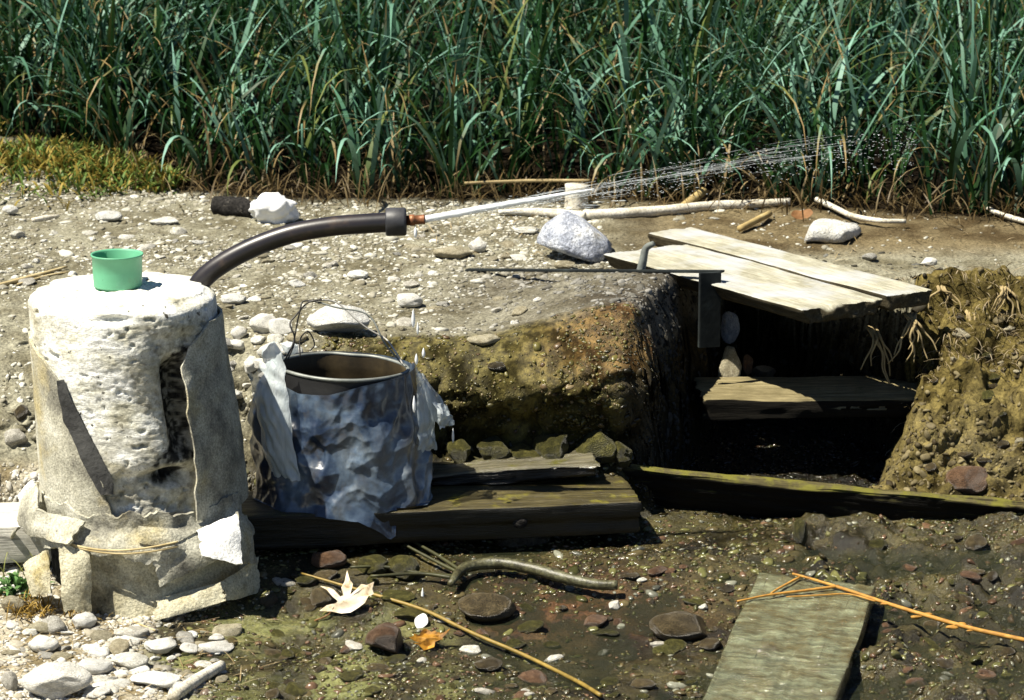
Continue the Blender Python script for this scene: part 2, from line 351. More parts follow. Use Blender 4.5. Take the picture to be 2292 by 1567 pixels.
M['plank_film'] = wood_mat('waterlogged_plank', (.29, .31, .19), (.035, .03, .010), .2, side=(.02, .02, .008), moss=(.10, .068, .016), moss_lo=.42, mw=.32, grain=(30, 9, 9), bst=.9, spec=.6)  # pale bands across the plank are ripple glints painted into the wood
nt = M['plank_film'].node_tree; b = nt.nodes['Principled BSDF']; b.inputs['Coat Weight'].default_value = 1; b.inputs['Coat Roughness'].default_value = .06
cbn = nd(nt, 'ShaderNodeBump', Strength=.8, Distance=.012); nt.links.new(noise(nt, coords(nt, 'Object', (3.2, .8, 1)), 16, 5, .55, 1.2), cbn.inputs['Height']); nt.links.new(cbn.outputs[0], b.inputs['Coat Normal'])
M['branch'] = pmat('bleached_branch', [(.25, (.34, .30, .22)), (.5, (.62, .58, .48)), (.8, (.78, .75, .68))], 20, .85, .25, 60, .5, .003, grain=(200, .4))
M['branch_yellow'] = pmat('yellow_stick', [(.25, (.26, .18, .07)), (.6, (.46, .35, .15)), (.8, (.6, .5, .28))], 20, .8, .3, 80, .5, .002)
M['branch_wet'] = pmat('wet_mossy_stick', [(.25, (.025, .022, .01)), (.5, (.07, .065, .03)), (.75, (.15, .15, .09))], 30, .4, .5, 90, .6, .003, grain=(150, .6))
M['twig'] = pmat('dark_twig', [(.25, (.015, .015, .006)), (.7, (.06, .06, .02))], 30, .5, .4, 90, .5, .002)
M['stem'] = pmat('yellow_stem', [(.25, (.12, .08, .015)), (.6, (.28, .19, .04)), (.8, (.42, .31, .08))], 40, .5, .4, 120, .4, .001)
M['stem_orange'] = pmat('orange_stem', [(.25, (.22, .095, .015)), (.55, (.42, .21, .035)), (.8, (.56, .33, .08))], 60, .7, .4, 120, .4, .001)
M['root'] = pmat('pale_root', [(.25, (.18, .13, .06)), (.6, (.36, .28, .14)), (.8, (.5, .42, .26))], 30, .8, .3, 90, .5, .002)
M['charred'] = pmat('charred_wood', [(.3, (.008, .007, .006)), (.6, (.022, .02, .018)), (.8, (.10, .09, .07))], 30, .9, .2, 60, .9, .006, grain=(120, .8))
M['rag'] = pmat('white_rag', [(.3, (.80, .80, .80)), (.7, (.88, .88, .88))], 10, .8, .2, 60, .2, .003)
M['leaf_pale'] = pmat('pale_dry_leaf', [(.32, (.34, .22, .10)), (.42, (.70, .58, .40)), (.6, (.82, .74, .60)), (.8, (.88, .84, .75))], 30, .7, .3, 90, .4, .001)
M['leaf_yellow'] = pmat('yellow_dead_leaf', [(.35, (.10, .04, .005)), (.55, (.36, .17, .015)), (.75, (.52, .30, .04))], 40, .6, .3, 90, .6, .002)
M['leaf_brown'] = pmat('brown_dead_leaf', [(.3, (.14, .06, .02)), (.7, (.32, .16, .06))], 40, .7, .3, 90, .6, .002)
M['straw'] = pmat('straw', [(.3, (.36, .27, .12)), (.7, (.62, .52, .30))], 30, .8, .3, 90, .4, .001)
M['green_leaf'] = pmat('weed_leaf', [(.3, (.05, .13, .03)), (.7, (.12, .26, .06))], 30, .5, .4, 90, .3, .001)
# plastic film
m, nt, b = base_mat('plastic_film'); v = coords(nt)
c = ramp(nt, noise(nt, v, 7, 6, .62, .3), [(.32, (.006, .009, .022)), (.44, (.026, .042, .078)), (.58, (.11, .155, .215)), (.74, (.40, .48, .55))])
c = mixc(nt, ramp(nt, noise(nt, coords(nt, 'Object', (1.6, 1, .8)), 6, 5, .6, .3), [(.52, (0, 0, 0)), (.75, (.6, .6, .6))]), c, (.15, .115, .055))
nt.links.new(c, b.inputs['Base Color']); b.inputs['Roughness'].default_value = .32; b.inputs['Specular IOR Level'].default_value = .5; b.inputs['Coat Weight'].default_value = .7; b.inputs['Coat Roughness'].default_value = .16
bump(nt, b, noise(nt, v, 60, 4, .5, .4), .25, .004); b.inputs['Alpha'].default_value = .93; M['film'] = m
m, nt, b = base_mat('clear_plastic_film'); v = coords(nt)
nt.links.new(ramp(nt, noise(nt, coords(nt, 'Object', (3, 3, .6)), 12, 6, .6), [(.3, (.48, .56, .58)), (.7, (.82, .88, .90))]), b.inputs['Base Color']); b.inputs['Roughness'].default_value = .18
b.inputs['Alpha'].default_value = .62; bump(nt, b, noise(nt, coords(nt, 'Object', (3, 3, .6)), 20, 6, .6, .6), .6, .01); M['film_clear'] = m
m, nt, b = base_mat('white_water'); b.inputs['Base Color'].default_value = (.92, .95, .97, 1); b.inputs['Roughness'].default_value = .15; b.inputs['Alpha'].default_value = .8; M['jet'] = m
m, nt, b = base_mat('thin_spray'); b.inputs['Base Color'].default_value = (.85, .9, .92, 1); b.inputs['Roughness'].default_value = .1; b.inputs['Alpha'].default_value = .34; M['spray'] = m
m, nt, b = base_mat('shallow_water'); b.inputs['Base Color'].default_value = (.85, .92, .88, 1); b.inputs['Roughness'].default_value = .04; b.inputs['IOR'].default_value = 1.33; b.inputs['Transmission Weight'].default_value = 0
b.inputs['Base Color'].default_value = (.030, .034, .018, 1); b.inputs['Alpha'].default_value = .42; b.inputs['Specular IOR Level'].default_value = .8
bump(nt, b, noise(nt, coords(nt, 'Object', (1, 2.2, 1)), 22, 4, .5, .4), .55, .02); M['water'] = m

# ------------------------------------------------------------------ terrain
def gline(x): return np.interp(x, [-2.4, -1.45, -1.15, -.95, -.6, 0, .5, .9, 1.35, 2.4], [9.0, 8.72, 8.52, 8.34, 8.22, 8.22, 8.16, 8.08, 7.92, 7.8])
def xl_(Y): return .285 + (Y - 6.40) * .26
def xr_(Y): return np.clip(.83 + (Y - 6.5) * .5, .75, 1.10)
def zones(X, Y):
    a = sm((-.35 - X) / .75)
    yc = 6.455 + .26 * a + .02 * fbm(X * 5, 0., 4., 2, 3); wd = .15 + .55 * a
    s_l = 1 - (1 - np.clip((Y - (yc - wd / 2)) / wd, 0, 1)) ** (3.2 - 1.4 * a)
    m_l = (1 - (1 - np.clip((xl_(Y) + .035 + .012 * fbm(Y * 9, X * 4, 0., 3, 13) - X) / .10, 0, 1)) ** 3.0) * s_l
    m_r = sm((X - xr_(Y) + .05 * fbm(Y * 8, X * 3, 0., 3, 17)) / .15 + .5) * sm((Y - 6.28 + .10 * fbm(X * 5, Y * 5, 0., 3, 15)) / (.78))
    m_b = sm((Y - np.clip(6.86 + (.98 - X) * 1.55, 6.84, 7.72)) / .08)
    return a, m_l, m_r, m_b
def ground_z(X, Y):
    a, ml, mr, mb = zones(X, Y)
    top = .475 + .02 * sm((Y - 7.2) / .6) + .11 * np.clip(Y - 8.3, 0, 30) + .05 * sm((-.9 - X) / .5) * sm((Y - 7.9) / .8)
    top = top + .068 * sm((X + .12) / .35) * sm((Y - 6.40) / .14) * sm((7.12 - Y) / .22)
    wtr = sm((X - .70 + .08 * fbm(Y * 6, X * 6, 0., 2, 29)) / .10) * sm((6.12 - Y) / .14)
    fl = .078 * sm((Y - 5.6) / .5) + .02 * sm((-.40 - X) / .35) + .012 * fbm(X * 2.5, Y * 2.5, 0., 3, 21) + 0 * X
    fl = fl * (1 - wtr) + wtr * (.027 + .034 * fbm(X * 7, Y * 7, 0., 3, 23))
    bench = .19 * sm((Y - 6.31) / .05) * sm((.30 - X) / .06)
    fl = np.maximum(fl, bench)
    mm = np.maximum(np.maximum(ml, mr), mb)
    return fl + (top - fl) * mm, mm
fx = np.arange(-1.42, 1.46, .0068); ox = np.geomspace(.012, 60, 46)
xs = np.concatenate([(-1.42 - ox)[::-1], fx, fx[-1] + ox])
y1 = np.concatenate([np.arange(5.15, 6.30, .0068), np.arange(6.30, 6.56, .003), np.arange(6.56, 7.55, .0068)]); y2 = np.arange(7.555, 8.7, .014); oy = np.geomspace(.03, 80, 40); oy0 = np.geomspace(.012, 20, 26)
ys = np.concatenate([(5.15 - oy0)[::-1], y1, y2, y2[-1] + oy])
GX, GY = np.meshgrid(xs, ys, indexing='ij'); X = GX.ravel(); Y = GY.ravel()
Z, mm = ground_z(X, Y)
za, ml, mr, mb = zones(X, Y)
steep = np.clip(4 * mm * (1 - mm), 0, 1)
inner = ((np.abs(X) < 3) & (Y > 4.5) & (Y < 9.5)).astype(float)
n1 = fbm(X * 7, Y * 7, Z * 7, 4, 31); n2 = fbm(X * 30, Y * 30, Z * 30, 3, 33); n3 = ridged(X * 60, Y * 60, Z * 60, 2, 35)
isbank = sm((X - xr_(Y) + .14) / .05) * sm((7.15 - Y) / .2)
lip = ml * sm((6.9 - Y) / .2) * sm((X + .5) / .4)
Z2 = Z + inner * (n1 * (.010 + .038 * isbank + .010 * (mm < .05) * (X > -.6)) + n2 * (.004 + .012 * steep + .020 * isbank) + (n3 - .6) * (.006 + .012 * isbank * steep))
DX = inner * steep * (.035 * fbm(X * 9, Y * 9, Z * 9, 3, 41) + .016 * fbm(X * 40, Y * 40, Z * 40, 2, 43))
DY = inner * steep * (.045 * fbm(X * 8, Y * 8, Z * 10, 3, 45) + .024 * fbm(X * 36, Y * 18, Z * 45, 3, 47) + .012 * fbm(X * 85, Y * 40, Z * 90, 2, 49))
ug = sm((X + .45) / .2) * sm((.5 - X) / .1) * (Y < 6.75) * (ml > 0) * inner; kz = (Z - .19) / .29
DY = DY + ug * (-.045 * np.exp(-((kz - .72) / .22) ** 2) + .030 * np.exp(-((kz - .2) / .2) ** 2)) * (1 - sm((Y - 6.55) / .15))
V = np.stack([X + DX, Y + DY, Z2], -1)
def colmix(c0, c1, t): return np.outer(1 - t, c0) + np.outer(t, c1)
t1 = sm(.5 + 1.3 * fbm(X * 9, Y * 9, Z * 9, 4, 51)); t2 = sm(.5 + 1.6 * fbm(X * 26, Y * 26, Z * 26, 3, 53)); t3 = sm(.5 + 1.5 * fbm(X * 3.2, Y * 3.2, Z * 3, 3, 55)); t4 = sm(.5 + 2.2 * fbm(X * 75, Y * 75, Z * 75, 2, 57))
col = colmix((.12, .106, .066), (.29, .276, .205), .6 * t1 + .4 * t2)
damp = sm((X + .35) / .5) * sm((7.5 - Y) / .35) * ml; damp = damp * (.55 + .45 * t3)
col = col * (1 - damp)[:, None] + colmix((.06, .05, .036), (.14, .125, .10), t2) * damp[:, None]
soilb = sm((Y - 7.35) / .25) * sm((X - .1) / .4); col = col * (1 - soilb)[:, None] + colmix((.07, .05, .025), (.17, .135, .075), t1) * soilb[:, None]
face = sm(ml / .08) * sm((6.60 - Y + .05 * fbm(X * 7, Y * 7, 0., 3, 77)) / .10) * sm((X + .55) / .25)
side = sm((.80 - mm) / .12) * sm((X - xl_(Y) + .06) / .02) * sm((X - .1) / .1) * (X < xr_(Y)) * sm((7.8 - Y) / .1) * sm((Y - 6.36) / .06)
rust = sm((X + .05) / .25) * sm((Z - .36) / .1) * (.35 + .65 * t3)
hgt = sm((Z - .24) / .16); mossc = colmix((.018, .015, .004), (.085, .075, .016), .35 * t1 + .65 * t2) * (1 - hgt)[:, None] + colmix((.026, .022, .007), (.145, .12, .036), .35 * t1 + .65 * t2) * hgt[:, None]; mossc = mossc * (1 - .75 * rust)[:, None] + colmix((.09, .035, .010), (.25, .125, .04), t2) * (.75 * rust)[:, None]  # moss colour also darkened low on the face, shade painted in
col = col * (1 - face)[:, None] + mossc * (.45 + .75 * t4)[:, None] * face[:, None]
col = col * (1 - side)[:, None] + colmix((.010, .008, .004), (.045, .036, .018), t2) * side[:, None]  # ledge side towards the cut: its shade painted as near-black earth
bk = isbank * (mr > .02); bkc = colmix((.014, .010, .003), (.21, .165, .055), .35 * t1 + .3 * t2 + .35 * t4)
col = col * (1 - bk)[:, None] + bkc * bk[:, None]
flo = 1 - sm(mm / .12); green = sm((-.0 - X) / .4 + .3) * sm((5.95 - Y) / .25); red = np.exp(-((X - .12) / .26) ** 2 - ((Y - 5.85) / .16) ** 2)
fc = colmix((.009, .007, .002), (.066, .053, .019), .5 * t1 + .5 * t2); fc = fc + (.15 + 2.4 * green)[:, None] * t1[:, None] * np.array([.05, .056, .02])
pitf = sm((Y - 6.40) / .12) * sm((X - .25) / .08) * sm((1.1 - X) / .2); fc = fc * (1 - .75 * pitf)[:, None]  # floor of the cut darkened, shade under the planks put into the colour
fc = fc * (1 - .7 * red)[:, None] + colmix((.03, .008, .003), (.10, .035, .012), t2) * (.7 * red)[:, None]
dryl = sm((-.62 - X + .12 * (t3 - .5)) / .16); fc = fc * (1 - dryl)[:, None] + colmix((.20, .16, .09), (.42, .38, .29), t2) * dryl[:, None]
col = col * (1 - flo)[:, None] + fc * flo[:, None]
grs = sm((Y - gline(X) + .08) / .12); col = col * (1 - grs)[:, None] + colmix((.004, .003, .002), (.014, .010, .006), t2) * grs[:, None]  # soil near-black, painted for the dark shade between the reeds
wet = np.clip(flo * (1 - dryl) * (.55 + .4 * t3) + .5 * face * t2 + .55 * bk * sm((6.75 - Y) / .2) * t1 + .15 * damp, 0, 1)
FQ = grid_faces(len(xs), len(ys)); cen = V[FQ].mean(axis=1); mmq = mm[FQ].mean(axis=1); faceq = face[FQ].mean(axis=1); bkq = bk[FQ].mean(axis=1); flq = flo[FQ].mean(axis=1)
cls = np.zeros(len(FQ), int)
cls[(flq > .5)] = 1
cls[(faceq > .45) & (flq <= .5)] = 2
cls[(bkq > .5) & (flq <= .5)] = 3
cls[(cen[:, 0] > .55) & (cen[:, 1] < 7.15) & (flq <= .5)] = 3
cls[(cen[:, 1] < 4.9)] = 1
for k, (nm, lab) in enumerate((('gravel_terrace_ground', 'pale dry gravel ground between the reeds and the concrete post'), ('stream_bed_ground', 'dark wet muddy ground strewn with small stones below the timbers'),
                       ('mossy_ledge', 'rough mossy earth and pebble ledge behind the plastic wrapped pail'), ('earth_bank', 'crumbly brown earth bank with hanging roots beside the planks'))):
    f = FQ[cls == k]; used, inv = np.unique(f, return_inverse=True)
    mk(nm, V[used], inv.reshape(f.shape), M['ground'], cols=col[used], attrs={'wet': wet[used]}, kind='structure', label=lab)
sel = (np.abs(cen[:, 0]) < 2.2) & (cen[:, 1] > 4.9) & (cen[:, 1] < 12)
BV = BVHTree.FromPolygons(V.tolist(), FQ[sel].tolist())
def gz(x, y):
    h = BV.ray_cast(Vector((x, y, 3)), Vector((0, 0, -1)))
    return h[0].z if h[0] is not None else float(ground_z(np.array([x]), np.array([y]))[0][0])
def GR(px, py):                        # where the line of sight meets the ground
    d = Vector(ray(px, py)).normalized(); h = BV.ray_cast(Vector((0, 0, CAM_H)), d)
    return np.array(h[0]) if h[0] is not None else PZ(px, py, .475)

# ------------------------------------------------------------------ gravel: what nobody could count
fsel = np.where(sel & (cen[:, 1] < 8.6) & (cen[:, 1] > 5.2) & (np.abs(cen[:, 0]) < 1.55))[0]
fv = V[FQ[fsel]]; nrm = np.cross(fv[:, 2] - fv[:, 0], fv[:, 3] - fv[:, 1]); ar = np.linalg.norm(nrm, axis=1) / 2; nrm = nrm / (2 * ar[:, None]); nrm *= np.sign(nrm[:, 2:3] + 1e-9)
cl = cls[fsel]; dry_f = dryl[FQ[fsel]].mean(axis=1); patchy = .25 + sm(.5 + 1.2 * fbm(cen[fsel, 0] * 4, cen[fsel, 1] * 4, 0., 3, 71))
dens = np.array([1., 1.1, 3.0, .8])[cl] * patchy * (1 + 2.2 * dry_f * (cl == 1)) * np.where(cen[fsel, 1] > gline(cen[fsel, 0]) - .03, .0, 1) * np.where((cen[fsel, 0] > .25) & (cen[fsel, 1] > 7.2), .10, 1)
def scatter(n, smin, smax, sub, power, name, label, lift=.25, emb=.3):
    idx = rng.choice(len(fsel), n, p=(ar * dens) / (ar * dens).sum()); 
    uv = rng.random((n, 2)); q = fv[idx]
    P = (q[:, 0] * ((1 - uv[:, 0]) * (1 - uv[:, 1]))[:, None] + q[:, 1] * (uv[:, 0] * (1 - uv[:, 1]))[:, None] + q[:, 2] * (uv[:, 0] * uv[:, 1])[:, None] + q[:, 3] * ((1 - uv[:, 0]) * uv[:, 1])[:, None])
    N = nrm[idx]; size = smin * (smax / smin) ** (rng.random(n) ** power) * np.where(cl[idx] == 2, .68, 1)
    variants = [rock(300 + k, sub, 7, .3)[0] for k in range(8)]; F0 = ico(sub)[1]; nv = len(variants[0])
    A = np.cross(N, rng.normal(size=(n, 3))); A /= np.linalg.norm(A, axis=1)[:, None]; B = np.cross(N, A)
    s1 = size * rng.uniform(.8, 1.35, n); s2 = size * rng.uniform(.6, 1., n); s3 = size * rng.uniform(.25, .6, n)
    vi = rng.integers(0, 8, n); base = np.array(variants)[vi]
    W = P[:, None, :] + N[:, None, :] * (s3 * lift)[:, None, None] + base[:, :, :1] * (A * s1[:, None])[:, None, :] + base[:, :, 1:2] * (B * s2[:, None])[:, None, :] + base[:, :, 2:] * (N * s3[:, None])[:, None, :]
    k = cl[idx]; r = rng.random(n)[:, None]; h = rng.random(n)[:, None]
    cd_ = np.array([.17, .15, .10]) * (1 - r ** 1.5) + np.array([.66, .65, .57]) * r ** 1.5
    cdamp = np.array([.09, .085, .07]) * (1 - r) + np.array([.27, .26, .235]) * r
    px = P[:, 0]; dmp = (sm((px + .35) / .5) * sm((7.45 - P[:, 1]) / .35))[:, None]
    cc = cd_ * (1 - dmp) + cdamp * dmp
    cw = np.where(h < .40, np.array([.03, .023, .009]) * (1 - r) + np.array([.12, .095, .042]) * r, np.where(h < .75, np.array([.03, .03, .008]) * (1 - r) + np.array([.15, .145, .05]) * r, np.where(h < .90, np.array([.06, .034, .018]) * (1 - r) + np.array([.16, .095, .055]) * r, np.array([.06, .06, .045]) * (1 - r) + np.array([.24, .24, .18]) * r)))
    df = dry_f[idx][:, None]; cw = cw * (1 - df) + (np.array([.30, .27, .2]) * (1 - r) + np.array([.62, .61, .57]) * r) * df
    cm = np.where(h < .8, np.array([.025, .021, .006]) * (1 - r) + np.array([.15, .13, .035]) * r, np.array([.06, .03, .01]) * (1 - r) + np.array([.22, .17, .09]) * r) * (.45 + .55 * sm((P[:, 2:] - .24) / .16))  # ledge pebbles darkened low down with the same painted shade
    cb = np.array([.035, .025, .010]) * (1 - r) + np.array([.20, .165, .085]) * r
    cc = np.where((k == 1)[:, None], cw, np.where((k == 2)[:, None], cm, np.where((k == 3)[:, None], cb, cc)))
    sd_ = (sm((px - xl_(P[:, 1]) + .045) / .02) * (px > .15) * (px < xr_(P[:, 1])) * (P[:, 1] > 6.38) * (P[:, 1] < 7.5))[:, None]; cc = cc * (1 - .8 * sd_)  # pebbles on the ledge side take its painted shade
    wt = np.where(k == 1, .95 * (1 - df[:, 0]), np.where(k == 2, .75, np.where(k == 3, .3, 0.)))
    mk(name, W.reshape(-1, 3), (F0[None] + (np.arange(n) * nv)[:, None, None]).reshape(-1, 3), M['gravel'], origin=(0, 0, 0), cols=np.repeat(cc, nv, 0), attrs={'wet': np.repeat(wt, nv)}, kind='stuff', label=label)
scatter(46000, .0028, .0085, 1, 1.7, 'gravel', 'fine loose gravel covering the ground')
scatter(4200, .008, .019, 2, 2.0, 'gravel', 'coarser loose gravel lying over the ground', .02)

# ------------------------------------------------------------------ stones
def put_rock(name, px0, px1, py0, py1, mat, label, seed, cat='stone', z=None, cuts=5, rot=0., group=None, depth=.8, sink=.12, sub=4, Yd=None, tilt=0., amp=.16, rough=0.):
    """px/py: extent in the photo -> size and place on the ground"""
    cxp = (px0 + px1) / 2
    g = PY(cxp, py1, Yd) if Yd else (GR(cxp, py1) if z is None else PZ(cxp, py1, z))
    dist = g[1] * cP + (CAM_H - g[2]) * sP; wdt = (px1 - px0) * dist / FPX
    dep = wdt * depth; dp = PITCH + math.atan((py1 - 783.5) / FPX)
    hgt = max(((py1 - py0) * dist / FPX - dep * .5 * math.sin(dp)) / math.cos(dp), wdt * .22)
    V, F = rock(seed, sub, cuts, amp); hs = np.array([wdt / 2, dep / 2, hgt / 2 * (1 + sink)])
    ctr = np.array([g[0], g[1] + dep * .36, g[2] + hgt / 2 * (1 - sink)])
    o = mk(name, V, F, mat, origin=(0, 0, 0), label=label, cat=cat, group=group); o.location = ctr; o.scale = hs
    return o
# the big blue-grey boulder: an angular pyramid
def boulder(name, pts, mat, label, seed, sub=4):
    V, F = ico(sub); pts = np.array(pts, float)
    bm = bmesh.new()
    for p in pts: bm.verts.new(p)
    bmesh.ops.convex_hull(bm, input=bm.verts); bm.faces.ensure_lookup_table()
    pl = [(np.array(f.normal), float(f.normal.dot(f.verts[0].co))) for f in bm.faces]; bm.normal_update()
    ctr = pts.mean(axis=0); pl = []
    for f in bm.faces:
        n = np.array(f.normal); d = n @ np.array(f.verts[0].co)
        if n @ ctr > d: n = -n; d = -d
        pl.append((n, d - n @ ctr))
    bm.free(); out = []
    for v in V: out.append(v * min(d / (n @ v) for n, d in pl if n @ v > 1e-4))
    V = np.array(out); V = V * .5 + .5 * V
    f = 9 / np.abs(V).max(); V = V * (1 + .05 * fbm(V[:, 0] * f * .3, V[:, 1] * f * .3, V[:, 2] * f * .3, 3, seed) + .02 * fbm(V[:, 0] * f, V[:, 1] * f, V[:, 2] * f, 3, seed))[:, None]
    o = mk(name, V / .1, F, mat, origin=(0, 0, 0), label=label, cat='stone'); o.location = ctr; o.scale = (.1, .1, .1); return o
b0 = PZ(1290, 592, .478); bs = 6500 / (b0[1] * cP + (CAM_H - b0[2]) * sP)
bp = lambda px, py, dy: PY(px, py, b0[1] + dy)
boulder('boulder', [bp(1198, 545, .07), bp(1215, 505, .09), bp(1268, 470, .10), bp(1300, 484, .12), bp(1376, 566, .06), bp(1330, 592, -.01), bp(1262, 562, -.015), bp(1330, 520, .03), bp(1252, 520, .02),
                    bp(1230, 500, .2), bp(1370, 540, .2), bp(1280, 500, .22), bp(1340, 590, .02), bp(1215, 552, .05)], M['stone_blue'], 'blue-grey angular boulder beside the bleached planks', 5)
b0 = PZ(1840, 545, .49); bp = lambda px, py, dy: PY(px, py, b0[1] + dy)
boulder('block_stone', [bp(1800, 540, 0), bp(1812, 508, 0), bp(1880, 545, -.01), bp(1890, 518, 0), bp(1925, 510, .10), bp(1925, 500, .12), bp(1850, 486, .16), bp(1822, 492, .12), bp(1930, 528, .1), bp(1800, 535, .12)], M['stone_white'], 'flat-topped pale block of stone on the soil below the reeds', 9)
SW, SG, ST, SO, SX, SRd = M['stone_white'], M['stone_grey'], M['stone_tan'], M['stone_olive'], M['stone_wet'], M['stone_red']
LST = [
 (684, 832, 678, 755, SW, 'largest white rounded stone behind the pail handle', 21, 5), (556, 622, 700, 748, SW, 'egg-shaped white cobble nearest the post edge in the cobble cluster', 22, 2), (600, 656, 710, 754, SW, 'white cobble wedged between the egg-shaped cobble and the largest white stone', 23, 3),
 (640, 690, 742, 768, ST, 'low cream cobble below the white cobbles', 24, 2), (515, 555, 728, 760, SW, 'small white cobble beside the shell of the post', 25, 3), (560, 596, 750, 772, SW, 'small round cobble under the egg-shaped cobble', 26, 2),
 (492, 560, 655, 682, SW, 'flat white stone alone on the gravel beside the post top', 27, 2), (880, 946, 654, 690, SW, 'flat white stone on the gravel under the falling drops', 28, 2), (898, 940, 628, 646, SG, 'small pale stone just behind the flat white drip stone', 29, 3),
 (776, 828, 603, 626, SW, 'white flat stone lying midway between hose and ledge', 30, 3), (966, 1060, 545, 580, ST, 'flat cream stone near the angular boulder', 31, 4), (1048, 1090, 535, 566, SW, 'white stone leaning on the flat cream stone', 32, 5),
 (1240, 1290, 582, 604, ST, 'cream stone under the front of the boulder', 33, 4), (1150, 1210, 505, 526, SG, 'grey flat stone behind the boulder', 34, 4),
 (572, 640, 765, 805, SW, 'white cobble lying behind the pail knot', 35, 4), (540, 580, 795, 835, SW, 'white cobble low on the slope between post and pail', 36, 4),
 (1044, 1122, 745, 776, ST, 'tan wedge of stone lying on the ledge top', 37, 6), (1090, 1140, 808, 832, SX, 'smooth brown pebble set in the mossy ledge', 38, 2),
 (2060, 2100, 575, 596, SW, 'small white stone on top of the earth bank', 39, 4), (1930, 1966, 566, 586, SG, 'small blue-grey stone on soil beside the plank', 40, 4),
 (20, 55, 515, 535, SG, 'grey-green stone on the gravel near the weeds', 41, 5), (208, 272, 470, 496, SW, 'white flat stone at the edge of the yellow weeds', 42, 4), (0, 40, 458, 482, SW, 'pale stone by the weeds at the picture edge', 43, 4), (330, 400, 486, 504, SW, 'pale flat stone between the weeds and the charred log', 44, 4),
 (690, 776, 1228, 1275, SRd, 'rounded brown cobble under the timber step', 45, 2), (796, 872, 1238, 1290, SO, 'olive mossy cobble under the timber step next to the rounded brown one', 46, 4), (862, 940, 1240, 1302, SO, 'larger olive mossy boulder under the timber step', 47, 3),
 (1020, 1156, 1322, 1398, SX, 'dark wet cobble under the curved stick', 48, 4), (816, 918, 1393, 1472, SRd, 'brown flat-faced cobble in the mud below the pale leaf', 49, 6), (1454, 1592, 1368, 1440, SX, 'big wet glistening cobble beside the waterlogged plank', 50, 3),
 (690, 760, 1310, 1362, SX, 'dark grey cobble behind the pale maple leaf', 51, 4), (840, 930, 1318, 1350, SO, 'flat mossy stone behind the yellow stem', 52, 4), (1060, 1130, 1470, 1505, SX, 'low brown wet stone below the yellow stem', 53, 4), (880, 960, 1360, 1392, SO, 'olive stone next to the white petal', 54, 4),
 (44, 204, 1478, 1570, SW, 'large white boulder at the bottom corner below the post', 55, 5), (150, 216, 1368, 1410, SW, 'bright white stone at the foot of the post', 56, 5), (168, 250, 1470, 1512, SW, 'white stone behind the large corner boulder', 57, 4), (240, 330, 1460, 1500, SG, 'pale stone right of the white stones below the post', 58, 4),
 (318, 402, 1422, 1466, SW, 'white angular stone in the rubble below the post', 59, 6), (250, 330, 1396, 1432, SG, 'grey slab stone just below the post skirt', 60, 5), (60, 130, 1420, 1462, SW, 'white stone left in the rubble under the dry weeds', 61, 4), (280, 400, 1508, 1545, SW, 'flat pale stone beside the bamboo stick', 62, 4), (0, 60, 1330, 1372, ST, 'tan stone under the dry weeds beside the post', 63, 4), (0, 40, 1500, 1550, SG, 'grey stone cut by the picture corner', 64, 4),
 (554, 612, 1046, 1092, ST, 'tan rounded stone between post and pail on the timber', 65, 4),
 (30, 70, 905, 945, SX, 'dark stone in the shaded slope beside the post', 66, 4), (0, 60, 955, 1005, SG, 'grey stone on the slope beside the post', 67, 4),
]
for i, (a, b_, c_, d_, mt, lab, sd, cu) in enumerate(LST):
    put_rock('stone', a, b_, c_, d_, mt, lab, sd, cuts=cu)
for q, (a, b_, c_, d_, lab) in enumerate([(1052, 1150, 968, 1040, 'yellow-green mossy stone at the foot of the ledge, nearest the dripping plastic corner'), (1130, 1215, 985, 1042, 'low mossy stone behind the wet slab, left of the middle'), (1190, 1290, 965, 1042, 'mossy stone at the foot of the ledge, middle one'), (1280, 1400, 955, 1046, 'biggest mossy stone at the corner of the ledge foot'), (1000, 1060, 985, 1040, 'small mossy stone just behind the pail at the ledge foot'), (1372, 1420, 985, 1045, 'small mossy stone at the outer corner of the ledge foot')]):
    put_rock('stone', a, b_, c_, d_, SO, lab, 170 + q, Yd=6.352 + .014 * (q % 2), cuts=9, amp=.5, depth=1.)
put_rock('stone', 1612, 1656, 692, 764, M['stone_blue'], 'blue-white rounded stone wedged under the planks', 74, Yd=7.15, cuts=2)
put_rock('stone', 1606, 1662, 770, 880, ST, 'tall cracked tan stone in the cut below the iron plate', 75, Yd=6.98, cuts=8)
put_rock('stone', 1662, 1686, 792, 836, SRd, 'small orange stone beside the cracked tan stone', 76, Yd=7.0, cuts=6)
put_rock('stone', 1682, 1740, 815, 862, SX, 'dark angular stone at the back of the lower step', 77, Yd=7.0, cuts=7)
put_rock('stone', 1776, 1812, 1160, 1220, SO, 'upright pale green stone propping the tilted plank', 78, cuts=5)
put_rock('stone', 2120, 2230, 1040, 1110, SRd, 'reddish lump of stone at the foot of the earth bank', 79, cuts=4)
put_rock('stone', 2160, 2215, 1195, 1240, SX, 'brown stone at the end of the tilted plank', 80, cuts=4)
